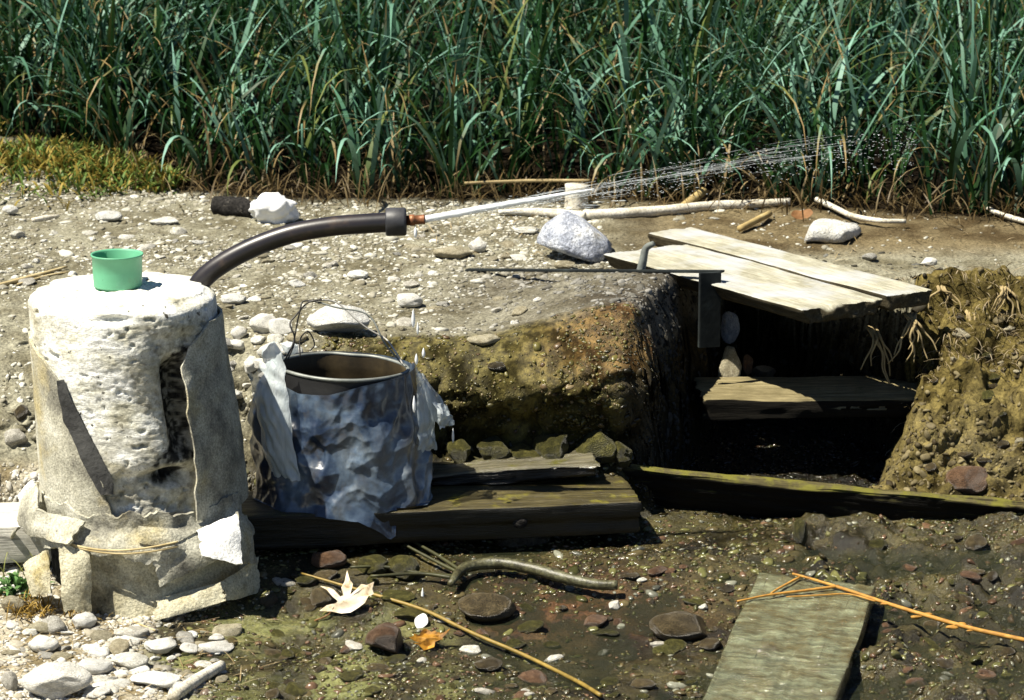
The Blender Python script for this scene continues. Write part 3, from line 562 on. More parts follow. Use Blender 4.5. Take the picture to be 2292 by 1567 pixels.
# individual pebbles, several look-alikes per area
RV = []
for k in range(10):
    v, f = rock(500 + k, 3, 7, .25); me = raw_mesh('pebble', v, f); RV.append(me)
def pebble_set(n, box, smin, smax, mats, label, group, where=lambda px: ''):
    px0, px1, py0, py1 = box; k = 0; tries = 0
    while k < n and tries < n * 20:
        tries += 1
        px, py = random.uniform(px0, px1), random.uniform(py0, py1); g = GR(px, py)
        if any(abs(px - (s[0] + s[1]) / 2) < (s[1] - s[0]) / 2 and s[2] < py < s[3] for s in LST): continue
        s = smin * (smax / smin) ** (random.random() ** 1.6)
        mt = random.choice(mats); key = RV[k % 10].name + mt.name
        me = cache.get((k % 10, mt.name))
        if me is None:
            me = RV[k % 10].copy(); me.materials.append(mt); cache[(k % 10, mt.name)] = me
        o = bpy.data.objects.new('pebble', me); C.objects.link(o)
        o.location = g + np.array([0, 0, s * .08]); o.rotation_euler = (random.uniform(-.25, .25), random.uniform(-.25, .25), random.uniform(0, 6.3))
        o.scale = (s * random.uniform(.9, 1.4), s * random.uniform(.7, 1), s * random.uniform(.4, .7))
        tag(o, (('larger ' if s > 1.5 * smin else 'small ') + {'pale_limestone': 'white ', 'grey_pebble': 'grey ', 'tan_stone': 'tan ', 'wet_cobble': 'dark brown ', 'mossy_cobble': 'olive green ', 'russet_cobble': 'russet '}[mt.name]) + label + where(px), 'pebble', group); k += 1
cache = {}
pebble_set(90, (60, 1250, 510, 740), .011, .026, [SW, SG, SG, ST], 'pebble on the dry gravel terrace', 'pale pebbles on the gravel terrace', lambda p: ' behind the post' if p < 430 else (' under the hose arch' if p < 860 else ' near the boulder'))
pebble_set(26, (500, 660, 750, 900), .014, .032, [SW, SG, SW], 'pebble on the slope between post and pail', 'white pebbles on the slope behind the pail')
pebble_set(60, (20, 520, 1400, 1560), .010, .032, [SW, SG, ST, SW], 'pebble in the rubble below the post', 'pale pebbles in the rubble below the post', lambda p: ' beside the corner boulder' if p < 210 else (' near the bamboo stick' if p > 350 else ''))
pebble_set(110, (600, 1640, 1250, 1560), .010, .028, [SX, SO, SO, SRd, SX, SG], 'wet pebble in the muddy stream bed', 'wet pebbles in the stream bed', lambda p: ' below the pail' if p < 960 else (' below the curved stick' if p < 1400 else ' towards the waterlogged plank'))
pebble_set(40, (1960, 2285, 1200, 1560), .010, .03, [SX, SO, SRd], 'wet pebble in the shallow water beside the waterlogged plank', 'wet pebbles by the waterlogged plank')
pebble_set(30, (2080, 2285, 680, 1100), .008, .020, [SX, SX, SO, ST], 'pebble bedded in the crumbly earth bank', 'pebbles in the earth bank')

# ------------------------------------------------------------------ concrete post
PC = np.array([-.80, 6.02]); ZT = .694
def pcx(z): return np.interp(z, [0, .05, .40, .70], [-.778, -.778, -.80, -.828])
def pr(z): return np.interp(z, [0, .1, .3, .5, .66, .70], [.214, .210, .204, .201, .199, .197])
post = thing('concrete_post', (-.79, 6.02, .0), 'crumbling white round concrete post with peeling cement shell', 'post')
nph, nz = 300, 230
ph, zz = np.meshgrid(np.linspace(-math.pi, math.pi, nph, endpoint=False), np.linspace(0, 1, nz), indexing='ij'); ph = ph.ravel(); zz = zz.ravel()
zc = .02 + zz * (ZT - .02)
def pcore(ph, z, extra=True):
    r = pr(z) + .0
    sx, sy = np.sin(ph), np.cos(ph)
    n = .011 * crease(np.stack([sx * .2, sy * .2, z], -1), 4.5, 82, 6, .3) + .004 * fbm(sx * 3, sy * 3, z * 9, 3, 81) + .0016 * fbm(sx * 6, sy * 6, z * 75, 4, 83) + .0018 * fbm(sx * 26, sy * 26, z * 190, 3, 85)
    pit = np.clip(fbm(sx * 11, sy * 11, z * 60, 2, 87) - .50, 0, 1) * .07
    r = r + n - pit
    d = np.degrees(ph)
    r = r - .050 * np.exp(-((d - 36) / 8) ** 4) * sm((z - .36) / .05) * sm((.60 - z) / .06)
    r = r - .06 * np.exp(-((d - 25) / 12) ** 2) * np.exp(-((z - .332) / .016) ** 2) - .018 * sm((d + 12) / 10) * sm((40 - d) / 8) * sm((.35 - z) / .02)*(.5 + .8 * np.abs(fbm(sx * 7, sy * 7, z * 30, 3, 88)))
    r = r - .022 * np.exp(-((d - 3) / 8) ** 2) * np.exp(-((z - .668) / .008) ** 2)
    r = r - .03 * sm((z - .60) / .03) * 0
    r = r - .010 * sm((d - 15) / 15) * sm((60 - d) / 15) * sm((.645 - z) / .03) * sm((z - .3) / .1)
    return r
r = pcore(ph, zc)
edge = sm((zc - (ZT - .030)) / .030); chip = .010 + .012 * (fbm(np.sin(ph) * 4, np.cos(ph) * 4, 0., 3, 91) + 1)
r = r - chip * edge ** 2.2
Vp = np.stack([pcx(zc) + r * np.sin(ph), PC[1] - r * np.cos(ph), zc], -1)
Fp = grid_faces(nph, nz, True)
# top cap rings
rings = [Vp.reshape(nph, nz, 3)[:, -1]]; top_c = np.array([pcx(ZT), PC[1], ZT])
capV = []; nr = 26
for k in range(1, nr):
    t = k / nr; q = lerp(rings[0], top_c, t); q = q.copy(); q[:, 2] += .006 * fbm(q[:, 0] * 14, q[:, 1] * 14, 0., 4, 93) * min(1, t * 6) + .004 * fbm(q[:, 0] * 60, q[:, 1] * 60, 0., 2, 94) * min(1, t * 6) + .005 * sm(t * 2.) ; capV.append(q)
capV = np.array(capV); base = len(Vp); VV = np.vstack([Vp, capV.reshape(-1, 3)]); FF = [Fp]
k = np.arange(nph); k2 = (k + 1) % nph
FF.append(np.stack([k * nz + nz - 1, k2 * nz + nz - 1, base + k2, base + k], -1))
for q in range(nr - 2): FF.append(np.stack([base + q * nph + k, base + q * nph + k2, base + (q + 1) * nph + k2, base + (q + 1) * nph + k], -1))
VV = np.vstack([VV, capV[-1].mean(axis=0)]); F3 = np.stack([base + (nr - 2) * nph + k, base + (nr - 2) * nph + k2, np.full(nph, len(VV) - 1)], -1)
dd = np.degrees(ph); wv = fbm(dd / 7, zc * 45, 0., 3, 97)
lft = np.interp(zc, [.34, .37, .40, .45, .52, .57, .60], [12, 18, 25, 28, 29, 33, 38]); w2 = fbm(dd / 2.2, zc * 120, 0., 3, 98)
cavity_dark = sm((dd - lft + 5 * wv + 3 * w2) / 2) * sm((60 - dd) / 5) * sm((zc - .352 + .02 * wv) / .012) * sm((.605 - zc + .02 * wv) / .012) * (.55 + .45 * sm(.6 + w2 * 2.2))  # hollow beside the shell sheet: shade painted into the core colour
cavity_dark = np.maximum(cavity_dark, sm((1.1 - ((dd - 25) / 12) ** 2 - ((zc - .332 - .0009 * (dd - 25)) / .014) ** 2 + .9 * wv + .5 * w2) * 2))
low = sm((.235 - zc + .02 * wv) / .03) * sm((-20 - dd + 6 * wv) / 5); cavity_dark = np.maximum(cavity_dark, low)  # dark gap behind the foot flaps, painted on as shade
cavity_dark = np.concatenate([cavity_dark, np.zeros(len(VV) - len(cavity_dark))])
w3 = fbm(dd / 14, zc * 20, 3., 4, 99)
dirt = sm((dd - 6 + 22 * w3) / 14) * sm((100 - dd) / 20) * sm((.668 - zc + .02 * w3) / .02) * (.35 + .5 * sm(.5 + 1.5 * w2))
dirt = np.maximum(dirt, .8 * sm((.36 - zc + .03 * w3) / .02) * sm(.55 + 1.6 * wv)); dirt = np.maximum(dirt, .55 * sm((w3 - .12) / .2) * sm((.60 - zc) / .1))
dirt = np.concatenate([np.clip(dirt, 0, 1), np.zeros(len(VV) - len(dirt))])
mk('core', VV, [np.vstack(FF), F3], M['concrete'], post, attrs={'cavity_dark': cavity_dark, 'dirt': dirt})
def shell(name, zlo, zhi, left, right, off, mat, n=70, nzv=80, amp=.004, seed=0, th=.010, lab=None, zwarp=None):
    """a sheet round the post: bearing limits left(z), right(z) in degrees, stand-off off(u, z)"""
    u, t = np.meshgrid(np.linspace(0, 1, n), np.linspace(0, 1, nzv), indexing='ij'); u = u.ravel(); t = t.ravel(); z = zlo + (zhi - zlo) * t
    d = left(z) + (right(z) - left(z)) * u
    if zwarp is not None: z = z + zwarp(u, t, d)
    p = np.radians(d); PC3 = np.stack([np.sin(p) * .21, np.cos(p) * .21, z], -1); rr = pr(z) + off(u, z, d) + amp * 1.5 * crease(PC3, 15, seed, 6, .3) + amp * .4 * fbm(np.sin(p) * 6 + seed, np.cos(p) * 6, z * 14, 3, seed) + .0012 * fbm(np.sin(p) * 40, np.cos(p) * 40, z * 150, 3, seed)
    Vs = np.stack([pcx(z) + rr * np.sin(p), PC[1] - rr * np.cos(p), z], -1)
    o = mk(name, Vs, grid_faces(n, nzv), mat, post, solid=th, label=lab); return o
I = np.interp
zA = [.22, .26, .32, .36, .45, .529, .57, .605]
aR = [-13, -12, -14, -22, -33, -36, -50, -84]
shell('shell_sheet', .225, .612, lambda z: -125 + 0 * z, lambda z: I(z, zA, aR) + 2.5 * fbm(z * 30, 0., 0., 3, 3), lambda u, z, d: .004 + .008 * sm((.58 - z) / .25), M['shell'], seed=101, th=.005, amp=.003, lab='grey cement sheet peeling on the sunny side')
shell('shaded_facet', .30, .535, lambda z: I(z, [.3, .36, .45, .535], [-16, -24, -35, -37]), lambda z: I(z, [.30, .33, .40, .45, .535], [-10, -9, -18, -25, -35]) + 0 * z, lambda u, z, d: .014 - .013 * u + .002, M['shell_shaded'], n=24, seed=103, th=.006, lab='torn facet of the cement shell with its shade painted dark')  # facet turned from the sun, its shade painted as dark cement
shell('shell_sheet', .238, .640, lambda z: I(z, [.23, .30, .36, .56, .60, .645], [34, 36, 37, 38, 46, 70]) + 1.6 * fbm(z * 24, 3., 0., 3, 5), lambda z: 150 + 0 * z, lambda u, z, d: .005 + .010 * np.exp(-(u / .06) ** 2) * sm((.6 - z) / .1) + .009 * sm((.60 - z) / .25) , M['shell'], seed=105, th=.005, amp=.003, lab='long grey cement sheet on the side of the pail')
shell('shell_collar', .175, .262, lambda z: -150 + 0 * z, lambda z: 70 + 0 * z, lambda u, z, d: .014 + .030 * sm((.235 - z) / .05) + .008 * fbm(d / 14, z * 9, 0., 3, 7), M['shell'], n=190, nzv=40, amp=.011, seed=107, th=.009, zwarp=lambda u, t, d: (.020 * fbm(d / 8, t * 1.2, 0., 4, 9)), lab='crumpled collar of cement sheet bound with wire')
shell('shell_skirt', .005, .20, lambda z: -46 + 4 * fbm(z * 30, 2., 0., 3, 6), lambda z: 80 + 0 * z, lambda u, z, d: .010 + .020 * sm((.12 - z) / .12) + .012 * np.abs(fbm(d / 16, z * 3, 0., 2, 11)) * sm((-18 - d) / 20), M['skirt'], n=190, nzv=70, amp=.006, seed=109, th=.010, zwarp=lambda u, t, d: .016 * fbm(d / 9, 5., 0., 4, 19) * (t - .3), lab='stained skirt of cement round the foot of the post')
def PP(px, py, dY=0.): return PY(px, py, PC[1] + dY)
def flap(name, pts, mat, bulge, seed, lab, th=.006, amp=.004, rag=.012):
    Vf, Ff = patch(pts, 40, 40, tuple(.6 * x for x in bulge), amp * 1.3, 9, seed, rag); return mk(name, Vf, Ff, mat, post, solid=th, label=lab)
flap('shell_flap', [PP(444, 1186, -.20), PP(532, 1146, -.17), PP(540, 1262, -.235), PP(450, 1242, -.245)], M['shell_white'], (0, -.02, .015), 121, 'white flap of cement sticking out towards the pail')
flap('shell_flap', [PP(532, 1146, -.165), PP(562, 1180, -.08), PP(572, 1262, -.12), PP(538, 1262, -.235)], M['shell'], (.012, -.01, 0), 122, 'grey side of the white flap')  # same flap turned from the sun, its shade given as grey cement
flap('shell_flap', [PP(345, 1222, -.235), PP(446, 1205, -.22), PP(500, 1248, -.22), PP(352, 1318, -.25)], M['shell'], (0, -.012, 0), 123, 'dark grey broken flap on the skirt')
flap('shell_flap', [PP(306, 1178, -.235), PP(438, 1190, -.205), PP(380, 1222, -.245), PP(312, 1215, -.245)], M['shell'], (0, -.012, .006), 124, 'grey folded flap above the skirt')
flap('shell_flap', [PP(350, 1345, -.235), PP(500, 1300, -.215), PP(502, 1345, -.235), PP(345, 1392, -.262)], M['skirt'], (0, -.01, 0), 125, 'pale lower sheet of the skirt')
flap('shell_flap', [PP(500, 1300, -.215), PP(575, 1250, -.10), PP(580, 1325, -.12), PP(502, 1345, -.235)], M['skirt'], (.01, -.01, 0), 126, 'shaded lower sheet of the skirt')
flap('shell_flap', [PP(46, 1120, -.02), PP(84, 1078, -.10), PP(88, 1186, -.17), PP(44, 1180, -.10)], M['shell'], (-.012, -.02, 0), 127, 'bent grey flap standing off the sunny side')
flap('shell_flap', [PP(40, 1110, -.03), PP(76, 1074, -.09), PP(84, 1090, -.10), PP(48, 1132, -.05)], M['shell_white'], (-.006, -.006, .008), 128, 'white tip of the bent flap')
flap('shell_flap', [PP(84, 1140, -.16), PP(192, 1168, -.215), PP(150, 1222, -.25), PP(50, 1190, -.12)], M['shell'], (-.006, -.02, 0), 129, 'dark grey fold of the collar')
flap('shell_flap', [PP(40, 1180, -.10), PP(24, 1215, -.04), PP(10, 1240, -.03), PP(30, 1195, -.05)], M['shell'], (0, -.006, 0), 130, 'thin torn strip at the outer side')
flap('shell_flap', [PP(56, 1262, -.18), PP(104, 1232, -.22), PP(116, 1330, -.25), PP(74, 1335, -.22)], M['skirt'], (-.01, -.02, 0), 131, 'upright broken tongue of cement')
flap('shell_flap', [PP(132, 1224, -.235), PP(200, 1228, -.235), PP(204, 1366, -.262), PP(142, 1366, -.262)], M['skirt'], (0, -.022, 0), 132, 'folded upright sheet at the foot')
# binding wire, small cavity dirt
for k, dz in enumerate((0., .006)):
    a = np.radians(np.linspace(-38, 22, 22)); zz_ = .200 + dz - .012 * np.cos((np.linspace(-1, 1, 22)) * 1.5 + k * .3)
    P_ = np.stack([pcx(zz_) + .255 * np.sin(a), PC[1] - .262 * np.cos(a), zz_], -1)
    mk('binding_wire', *tube(P_, .0022, 6, 2), M['straw'], post)

# ------------------------------------------------------------------ cup
cb = PZ(264, 640, ZT + .007); cb[2] = ZT + .0075
cz0 = cb[2]
def cup_profile():
    ro, h, t = .0535, .069, .0028
    return [(0.0001, .004), (ro * .92, .004), (ro * .935, .008), (ro - t, h - .003), (ro - t * .2, h), (ro + .0016, h + .0003), (ro + .0018, h - .0035), (ro * .985, h - .005), (ro * .972, .030), (ro * .955, .003), (ro * .945, 0), (.0001, 0)]
cup = thing('cup', cb, 'green plastic cup standing on the white concrete post', 'cup')
Vc, Fc = revolve(cup_profile(), 64, cb[0], cb[1]); Vc[:, 2] += cz0; cbo = mk('cup_body', Vc, Fc[:, ::-1], M['cup'], cup)
hp = [cb + [.012, .052, .056], cb + [.016, .068, .060], cb + [.018, .080, .050], cb + [.016, .078, .030], cb + [.012, .050, .020]]
mk('handle', *tube(hp, .0055, 10, 6), M['cup'], cbo)

# ------------------------------------------------------------------ hose
Yh = 6.10
hp = [(436, 700), (438, 650), (468, 612), (520, 577), (585, 546), (660, 521), (740, 507), (810, 501), (880, 497)]
hose = thing('hose', PY(438, 650, Yh), 'thick black pipe arching out of the top of the concrete post', 'hose')
P_ = np.array([PY(a, b_, Yh + .0) for a, b_ in hp]); rh = .0212
mk('pipe', *tube(P_, [rh * 1.05, rh * 1.03, rh, rh], 32, 10), M['hose'], hose)
e0, e1 = PY(864, 497, Yh), PY(909, 496, Yh); ax = (e1 - e0)
cpl = []
for t, rr in ((-.02, .016), (0, .0285), (.06, .0302), (.9, .0302), (1, .0285), (1.02, .0215), (1.03, .010)): cpl.append((e0 + ax * t, rr))
cpo = mk('coupling', *tube(np.array([c[0] for c in cpl]), [c[1] for c in cpl], 32, 1), M['collar'], hose)
n0, n1_ = PY(905, 494, Yh), PY(951, 491, Yh)
nz_ = [n0 + (n1_ - n0) * t for t in (0, .25, .26, .5, .52, .9, .92, 1.)]
mk('nozzle', *tube(np.array(nz_), [.0105, .0105, .0122, .0122, .0098, .0098, .0108, .0104], 20, 1, .06, 3), M['copper'], cpo)
# pipe interpolation uses uniform spacing: coupling radii are given per ring

# ------------------------------------------------------------------ water jet and drops
def jet_y(px): return np.interp(px, [950, 1100, 1280, 1500, 1700, 1900, 2060, 2200, 2330], [491, 463, 431, 391, 357, 331, 318, 314, 316])
jet = thing('water_jet', PY(950, 491, Yh), 'thin white water jet spraying from the hose nozzle towards the reeds', 'water')
def strand(px0, px1, off0, off1, dy, rad, n=14):
    pxs = np.linspace(px0, px1, n); return np.array([PY(p, jet_y(p) + lerp(off0, off1, (p - 950) / 1350.), Yh + dy * (p - 950) / 1350.) for p in pxs])
mk('jet_core', *tube(strand(951, 1330, 0, 4, 0, .005), [.0078, .0080, .0072, .0060, .0042, .0014], 10, 4, .3, 5), M['jet'], jet)
ms = []
for k in range(150):
    a = 1050 + 780 * random.random() ** 1.3; ln = random.uniform(20, 150); sp = random.gauss(0, 1)
    Q = strand(a, min(a + ln, 2330), sp * 4, sp * 24, random.gauss(0, .06), 0, 8)
    rd = random.uniform(.00018, .0005) * (1 if a < 1500 else .7); ms.append(tube(Q, [.0001, rd, rd, .0001], 5, 2))
mk('spray_threads', *join(ms), M['spray'], jet, kind='stuff')
ms = []
v_, f_ = ico(1)
for k in range(1500):
    p = 1050 + 1000 * random.random() ** 1.1; sp = random.gauss(0, 1); c = PY(p, jet_y(p) + sp * lerp(4, 30, (p - 950) / 1350) + random.expovariate(.06) * .5, Yh + random.gauss(0, .05))
    s = random.uniform(.0003, .0008); d = ray(p + 50, jet_y(p + 50)) - ray(p, jet_y(p)); 
    ms.append((v_ * np.array([s * random.uniform(1, 6), s, s]) + c, f_))
for k in range(24):
    p = random.uniform(1060, 1420); c = PY(p, random.uniform(452, 478) - (p - 1060) * .02, Yh + .02); s = random.uniform(.0007, .0014); ms.append((v_ * np.array([s * random.uniform(6, 18), s, s]) + c, f_))
mk('spray_drops', *join(ms), M['spray'], jet, kind='stuff')
vd, fd = ico(2)
for i, (px, py, ln, wd, lab) in enumerate([(930, 520, 26, 8, 'water drop just leaving the nozzle'), (925, 713, 44, 9, 'long falling water drop in front of the flat white stone'), (935, 735, 30, 6, 'thin falling drop beside the long one'), (932, 804, 26, 8, 'falling drop above the corner of the plastic bag'),
                                  (948, 790, 24, 8, 'falling drop level with the pail rim, nearer the ledge'), (927, 905, 40, 8, 'drop running in front of the plastic wrapped pail'), (946, 1340, 52, 9, 'drop splashing on the mud below the timber step'), (1014, 975, 36, 6, 'trickle dripping from the corner of the plastic bag')]):
    Yw = 6.06 if py < 1000 else 5.9
    if py == 905 or py == 804: Yw = 6.0
    c = PY(px, py, Yw if py != 975 else 6.25); s = 1 / 1040.
    q = vd * np.array([wd / 2 * s, wd / 2 * s, ln / 2 * s]); q[:, :2] *= (1 - .55 * np.clip(vd[:, 2:], 0, 1))
    mk('water_drop', q + c, fd, M['jet'], label=lab, cat='water drop')

# ------------------------------------------------------------------ timber
def beam_line(px, py, z): return PZ(px, py, z)
zB = .190
fa, fb = PZ(560, 1157, zB), PZ(1436, 1122, zB)
dirB = (fb - fa); dirB[2] = 0; dirB /= np.linalg.norm(dirB); nB = np.array([-dirB[1], dirB[0], 0])
WB, TB = .215, .082
step = thing('timber_step', (float(fa[0]), float(fa[1]), .1), 'long dark wet timber step under the plastic wrapped pail', 'timber')
La = 1.02
def put_plank(name, o, xd, L, W, T, mat, seed, parent=None, up=(0, 0, 1), label=None, cat=None, **kw):
    Q, F = plank(L, W, T, seed, **kw); Vw = place(Q, (0, 0, 0), (1, 0, 0))
    x = np.array(xd, float); x /= np.linalg.norm(x); upv = np.array(up, float); y = np.cross(upv, x); y /= np.linalg.norm(y); z = np.cross(x, y)
    me = raw_mesh(name, Q, F); me.materials.append(mat); ob = bpy.data.objects.new(name, me); C.objects.link(ob)
    mt = Matrix(((x[0], y[0], z[0], o[0]), (x[1], y[1], z[1], o[1]), (x[2], y[2], z[2], o[2]), (0, 0, 0, 1)))
    if parent is not None:
        ob.parent = parent; mt = Matrix.Translation(-Vector(parent.location)) @ mt; ob.matrix_local = mt
    else: ob.matrix_world = mt
    return tag(ob, label, cat)
endR = fb + nB * WB / 2; cenB = endR - dirB * (La / 2)
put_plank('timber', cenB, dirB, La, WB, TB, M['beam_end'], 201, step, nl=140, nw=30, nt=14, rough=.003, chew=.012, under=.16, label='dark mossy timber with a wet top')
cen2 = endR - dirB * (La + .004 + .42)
put_plank('timber', cen2 - np.array([0, 0, .002]), dirB, .84, WB * .96, TB, M['beam_dry'], 202, step, nl=90, nw=24, nt=8, rough=.002, chew=.006, label='dry end of the timber beyond the post, painted pale as sunlit')
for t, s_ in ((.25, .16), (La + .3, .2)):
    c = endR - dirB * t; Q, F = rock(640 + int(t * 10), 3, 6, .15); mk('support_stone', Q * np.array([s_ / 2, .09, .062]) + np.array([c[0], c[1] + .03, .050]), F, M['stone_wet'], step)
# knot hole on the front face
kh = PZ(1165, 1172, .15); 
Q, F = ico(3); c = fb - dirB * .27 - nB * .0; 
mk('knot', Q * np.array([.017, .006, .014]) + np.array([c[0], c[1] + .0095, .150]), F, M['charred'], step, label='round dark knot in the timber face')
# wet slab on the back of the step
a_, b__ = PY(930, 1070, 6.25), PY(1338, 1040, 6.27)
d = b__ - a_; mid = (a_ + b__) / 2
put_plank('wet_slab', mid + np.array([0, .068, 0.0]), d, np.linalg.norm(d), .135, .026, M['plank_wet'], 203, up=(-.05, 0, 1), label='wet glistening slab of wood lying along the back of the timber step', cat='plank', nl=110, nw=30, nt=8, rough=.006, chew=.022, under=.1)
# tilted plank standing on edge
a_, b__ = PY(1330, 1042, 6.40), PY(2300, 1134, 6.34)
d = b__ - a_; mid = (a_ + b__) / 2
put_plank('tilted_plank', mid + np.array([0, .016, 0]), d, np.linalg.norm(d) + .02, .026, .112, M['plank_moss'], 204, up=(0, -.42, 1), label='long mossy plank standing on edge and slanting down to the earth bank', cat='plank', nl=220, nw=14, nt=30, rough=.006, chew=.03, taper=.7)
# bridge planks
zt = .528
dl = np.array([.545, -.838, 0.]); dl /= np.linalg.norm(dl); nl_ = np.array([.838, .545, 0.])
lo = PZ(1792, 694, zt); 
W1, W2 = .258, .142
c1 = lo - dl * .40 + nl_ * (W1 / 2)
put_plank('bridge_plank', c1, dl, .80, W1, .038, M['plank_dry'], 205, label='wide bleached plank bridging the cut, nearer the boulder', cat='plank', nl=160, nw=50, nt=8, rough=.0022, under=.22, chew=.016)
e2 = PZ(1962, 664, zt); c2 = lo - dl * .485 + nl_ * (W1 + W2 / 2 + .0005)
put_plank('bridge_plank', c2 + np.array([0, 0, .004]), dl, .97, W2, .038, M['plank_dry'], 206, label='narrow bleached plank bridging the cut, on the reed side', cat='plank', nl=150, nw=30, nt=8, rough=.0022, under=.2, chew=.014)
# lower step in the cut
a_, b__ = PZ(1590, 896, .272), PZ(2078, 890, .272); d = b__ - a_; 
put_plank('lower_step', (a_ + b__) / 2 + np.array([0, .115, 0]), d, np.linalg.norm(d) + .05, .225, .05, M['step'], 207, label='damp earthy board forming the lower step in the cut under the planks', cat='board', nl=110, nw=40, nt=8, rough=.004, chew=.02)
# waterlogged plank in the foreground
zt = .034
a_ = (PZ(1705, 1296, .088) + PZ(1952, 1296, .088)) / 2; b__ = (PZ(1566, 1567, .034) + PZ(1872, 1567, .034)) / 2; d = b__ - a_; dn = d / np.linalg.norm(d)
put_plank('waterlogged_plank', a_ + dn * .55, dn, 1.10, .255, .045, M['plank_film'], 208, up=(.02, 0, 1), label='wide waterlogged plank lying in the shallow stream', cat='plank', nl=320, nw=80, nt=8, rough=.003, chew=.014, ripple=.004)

# ------------------------------------------------------------------ iron plate and rod
Yi = 7.2
pl = thing('iron_plate', PY(1590, 770, Yi), 'dark iron angle plate at the corner of the ledge', 'iron plate')
def boxm(p0, p1, th, hgt):
    p0 = np.array(p0); p1 = np.array(p1); d = p1 - p0; n = np.array([-d[1], d[0], 0]); n = n / np.linalg.norm(n) * th; h = np.array([0, 0, hgt])
    q = [p0, p1, p1 + n, p0 + n]; q = q + [x - h for x in q]
    bm = bmesh.new(); vs = [bm.verts.new(x) for x in q]
    for f in ((0, 1, 2, 3), (7, 6, 5, 4), (0, 4, 5, 1), (1, 5, 6, 2), (2, 6, 7, 3), (3, 7, 4, 0)): bm.faces.new([vs[i] for i in f])
    bmesh.ops.recalc_face_normals(bm, faces=bm.faces); bmesh.ops.bevel(bm, geom=bm.edges[:], offset=.0012, segments=2, affect='EDGES'); bm.verts.ensure_lookup_table()
    V_ = np.array([v.co[:] for v in bm.verts]); F_ = {}
    for f in bm.faces: F_.setdefault(len(f.verts), []).append([v.index for v in f.verts])
    bm.free(); return V_, [np.array(x) for x in F_.values()]
Yi = 6.90
q0, q1 = PY(1040, 603, 7.26), PY(1614, 607, Yi - .02)
mk('top_bar', *boxm(q0, q1,   .02, .0055), M['iron'], pl, smooth=False)
q0, q1 = PY(1568, 612, Yi - .045), PY(1615, 610, Yi - .026)
mk('upright_plate', *boxm(q0, q1, .012, .185), M['iron'], pl, smooth=False)
mk('iron_rod', *tube([PY(1432, 618, 7.02), PY(1440, 580, 7.02), PY(1446, 556, 7.02), PY(1463, 545, 7.01)], [.011, .010, .009, .007], 10, 6, .1, 2), M['iron_light'], label='short bent grey iron rod sticking up beside the boulder', cat='rod')

# ------------------------------------------------------------------ pail in a plastic bag
Yb = 6.205; pc = PY(766, 826, Yb); zr = .474
pail = thing('pail', (pc[0], Yb, zB), 'dented tin pail wrapped in crumpled blue-grey plastic on the timber step', 'pail')
seg = 96; a = np.linspace(0, 2 * math.pi, seg, endpoint=False)
def pail_r(a): return np.stack([.143 * np.cos(a) * (1 + .0 * a), .118 * np.sin(a) - .010 * np.cos(2 * a) * np.sin(a) - .012 * np.exp(-((np.cos(a) - .1) / .25) ** 2) * (np.sin(a) > 0)], -1)
prof = [(1., 0), (1.012, .006), (1.0, .010), (.985, .004), (.97, -.02), (.96, -.03), (.965, -.034), (.90, -.20), (.86, -.275), (.0, -.275)]
def rim_tilt(x): return -.050 * x
Vb = []
for s_, dz in prof: 
    q = pail_r(a) * s_; Vb.append(np.stack([pc[0] + q[:, 0], Yb + q[:, 1], zr + dz + rim_tilt(q[:, 0])], -1))
Vb = np.array(Vb).transpose(1, 0, 2).reshape(-1, 3)
mk('pail_inside', Vb[:, :], grid_faces(seg, len(prof), True), M['tin'], pail)
prof2 = [(1.004, .004), (1.0, -.03), (1.005, -.034), (.93, -.2), (.89, -.277), (0, -.277)]; Vb = []
for s_, dz in prof2:
    q = pail_r(a) * s_ * 1.02; Vb.append(np.stack([pc[0] + q[:, 0], Yb + q[:, 1], zr + dz + rim_tilt(q[:, 0])], -1))
wall_ = mk('pail_wall', np.array(Vb).transpose(1, 0, 2).reshape(-1, 3), grid_faces(seg, len(prof2), True)[:, ::-1], M['tin_out'], pail)
q = pail_r(np.append(a, a[0])) * 1.012; P_ = np.stack([pc[0] + q[:, 0], Yb + q[:, 1], zr + .006 + rim_tilt(q[:, 0])], -1)
mk('pail_rim', *tube(P_, .0042, 8, 1, cap=False), M['rim'], wall_)
# the bag
nb, nt_ = 320, 150
a2, t = np.meshgrid(np.linspace(0, 2 * math.pi, nb, endpoint=False), np.linspace(0, 1, nt_), indexing='ij'); a2 = a2.ravel(); t = t.ravel()
ca, sa = np.cos(a2), np.sin(a2)                # sa<0 is the camera side, ca>0 the far side from the post
ztop = zr + rim_tilt(.143 * ca) + np.where(sa < .3, np.interp(ca, [-1, -.85, -.55, -.15, .3, .8, 1], [.012, -.016, -.030, -.026, -.004, .010, .014]), .008)
zbot = np.interp(ca, [-1, -.6, -.2, .2, .55, .8, 1], [.192, .186, .182, .176, .126, .160, .196]); zbot = np.where(sa > 0, .200, zbot)
z = ztop + (zbot - ztop) * t
out = .016 + .034 * sm(t / .8) + .004 * sm((t - .5) / .5)
wing = .016 * np.exp(-((ca + 1) / .12) ** 2) * sm(t / .2) * (1 - sm((t - .55) / .4))
rx = .146 + out * .9 + wing; ry = .131 + out * .55
PB = np.stack([ca * .17, sa * .15, t * .28], -1)
def facets(P, n, seed, stretch):
    r_ = np.random.default_rng(seed); c_ = P[r_.integers(0, len(P), n)] * stretch; q_ = P * stretch + .012 * np.stack([fbm(P[:, 0] * 20, P[:, 1] * 20, P[:, 2] * 20, 2, seed + k) for k in range(3)], -1)
    d2 = np.full(len(P), 1e9); wgt = r_.uniform(0, .0012, n)
    for k in range(n): d2 = np.minimum(d2, ((q_ - c_[k]) ** 2).sum(axis=1) + wgt[k])
    d2 = np.sqrt(d2); return (d2 - d2.mean()) / d2.std()
rot = np.array([[.82, 0, .57], [0, 1, 0], [-.57, 0, .82]])
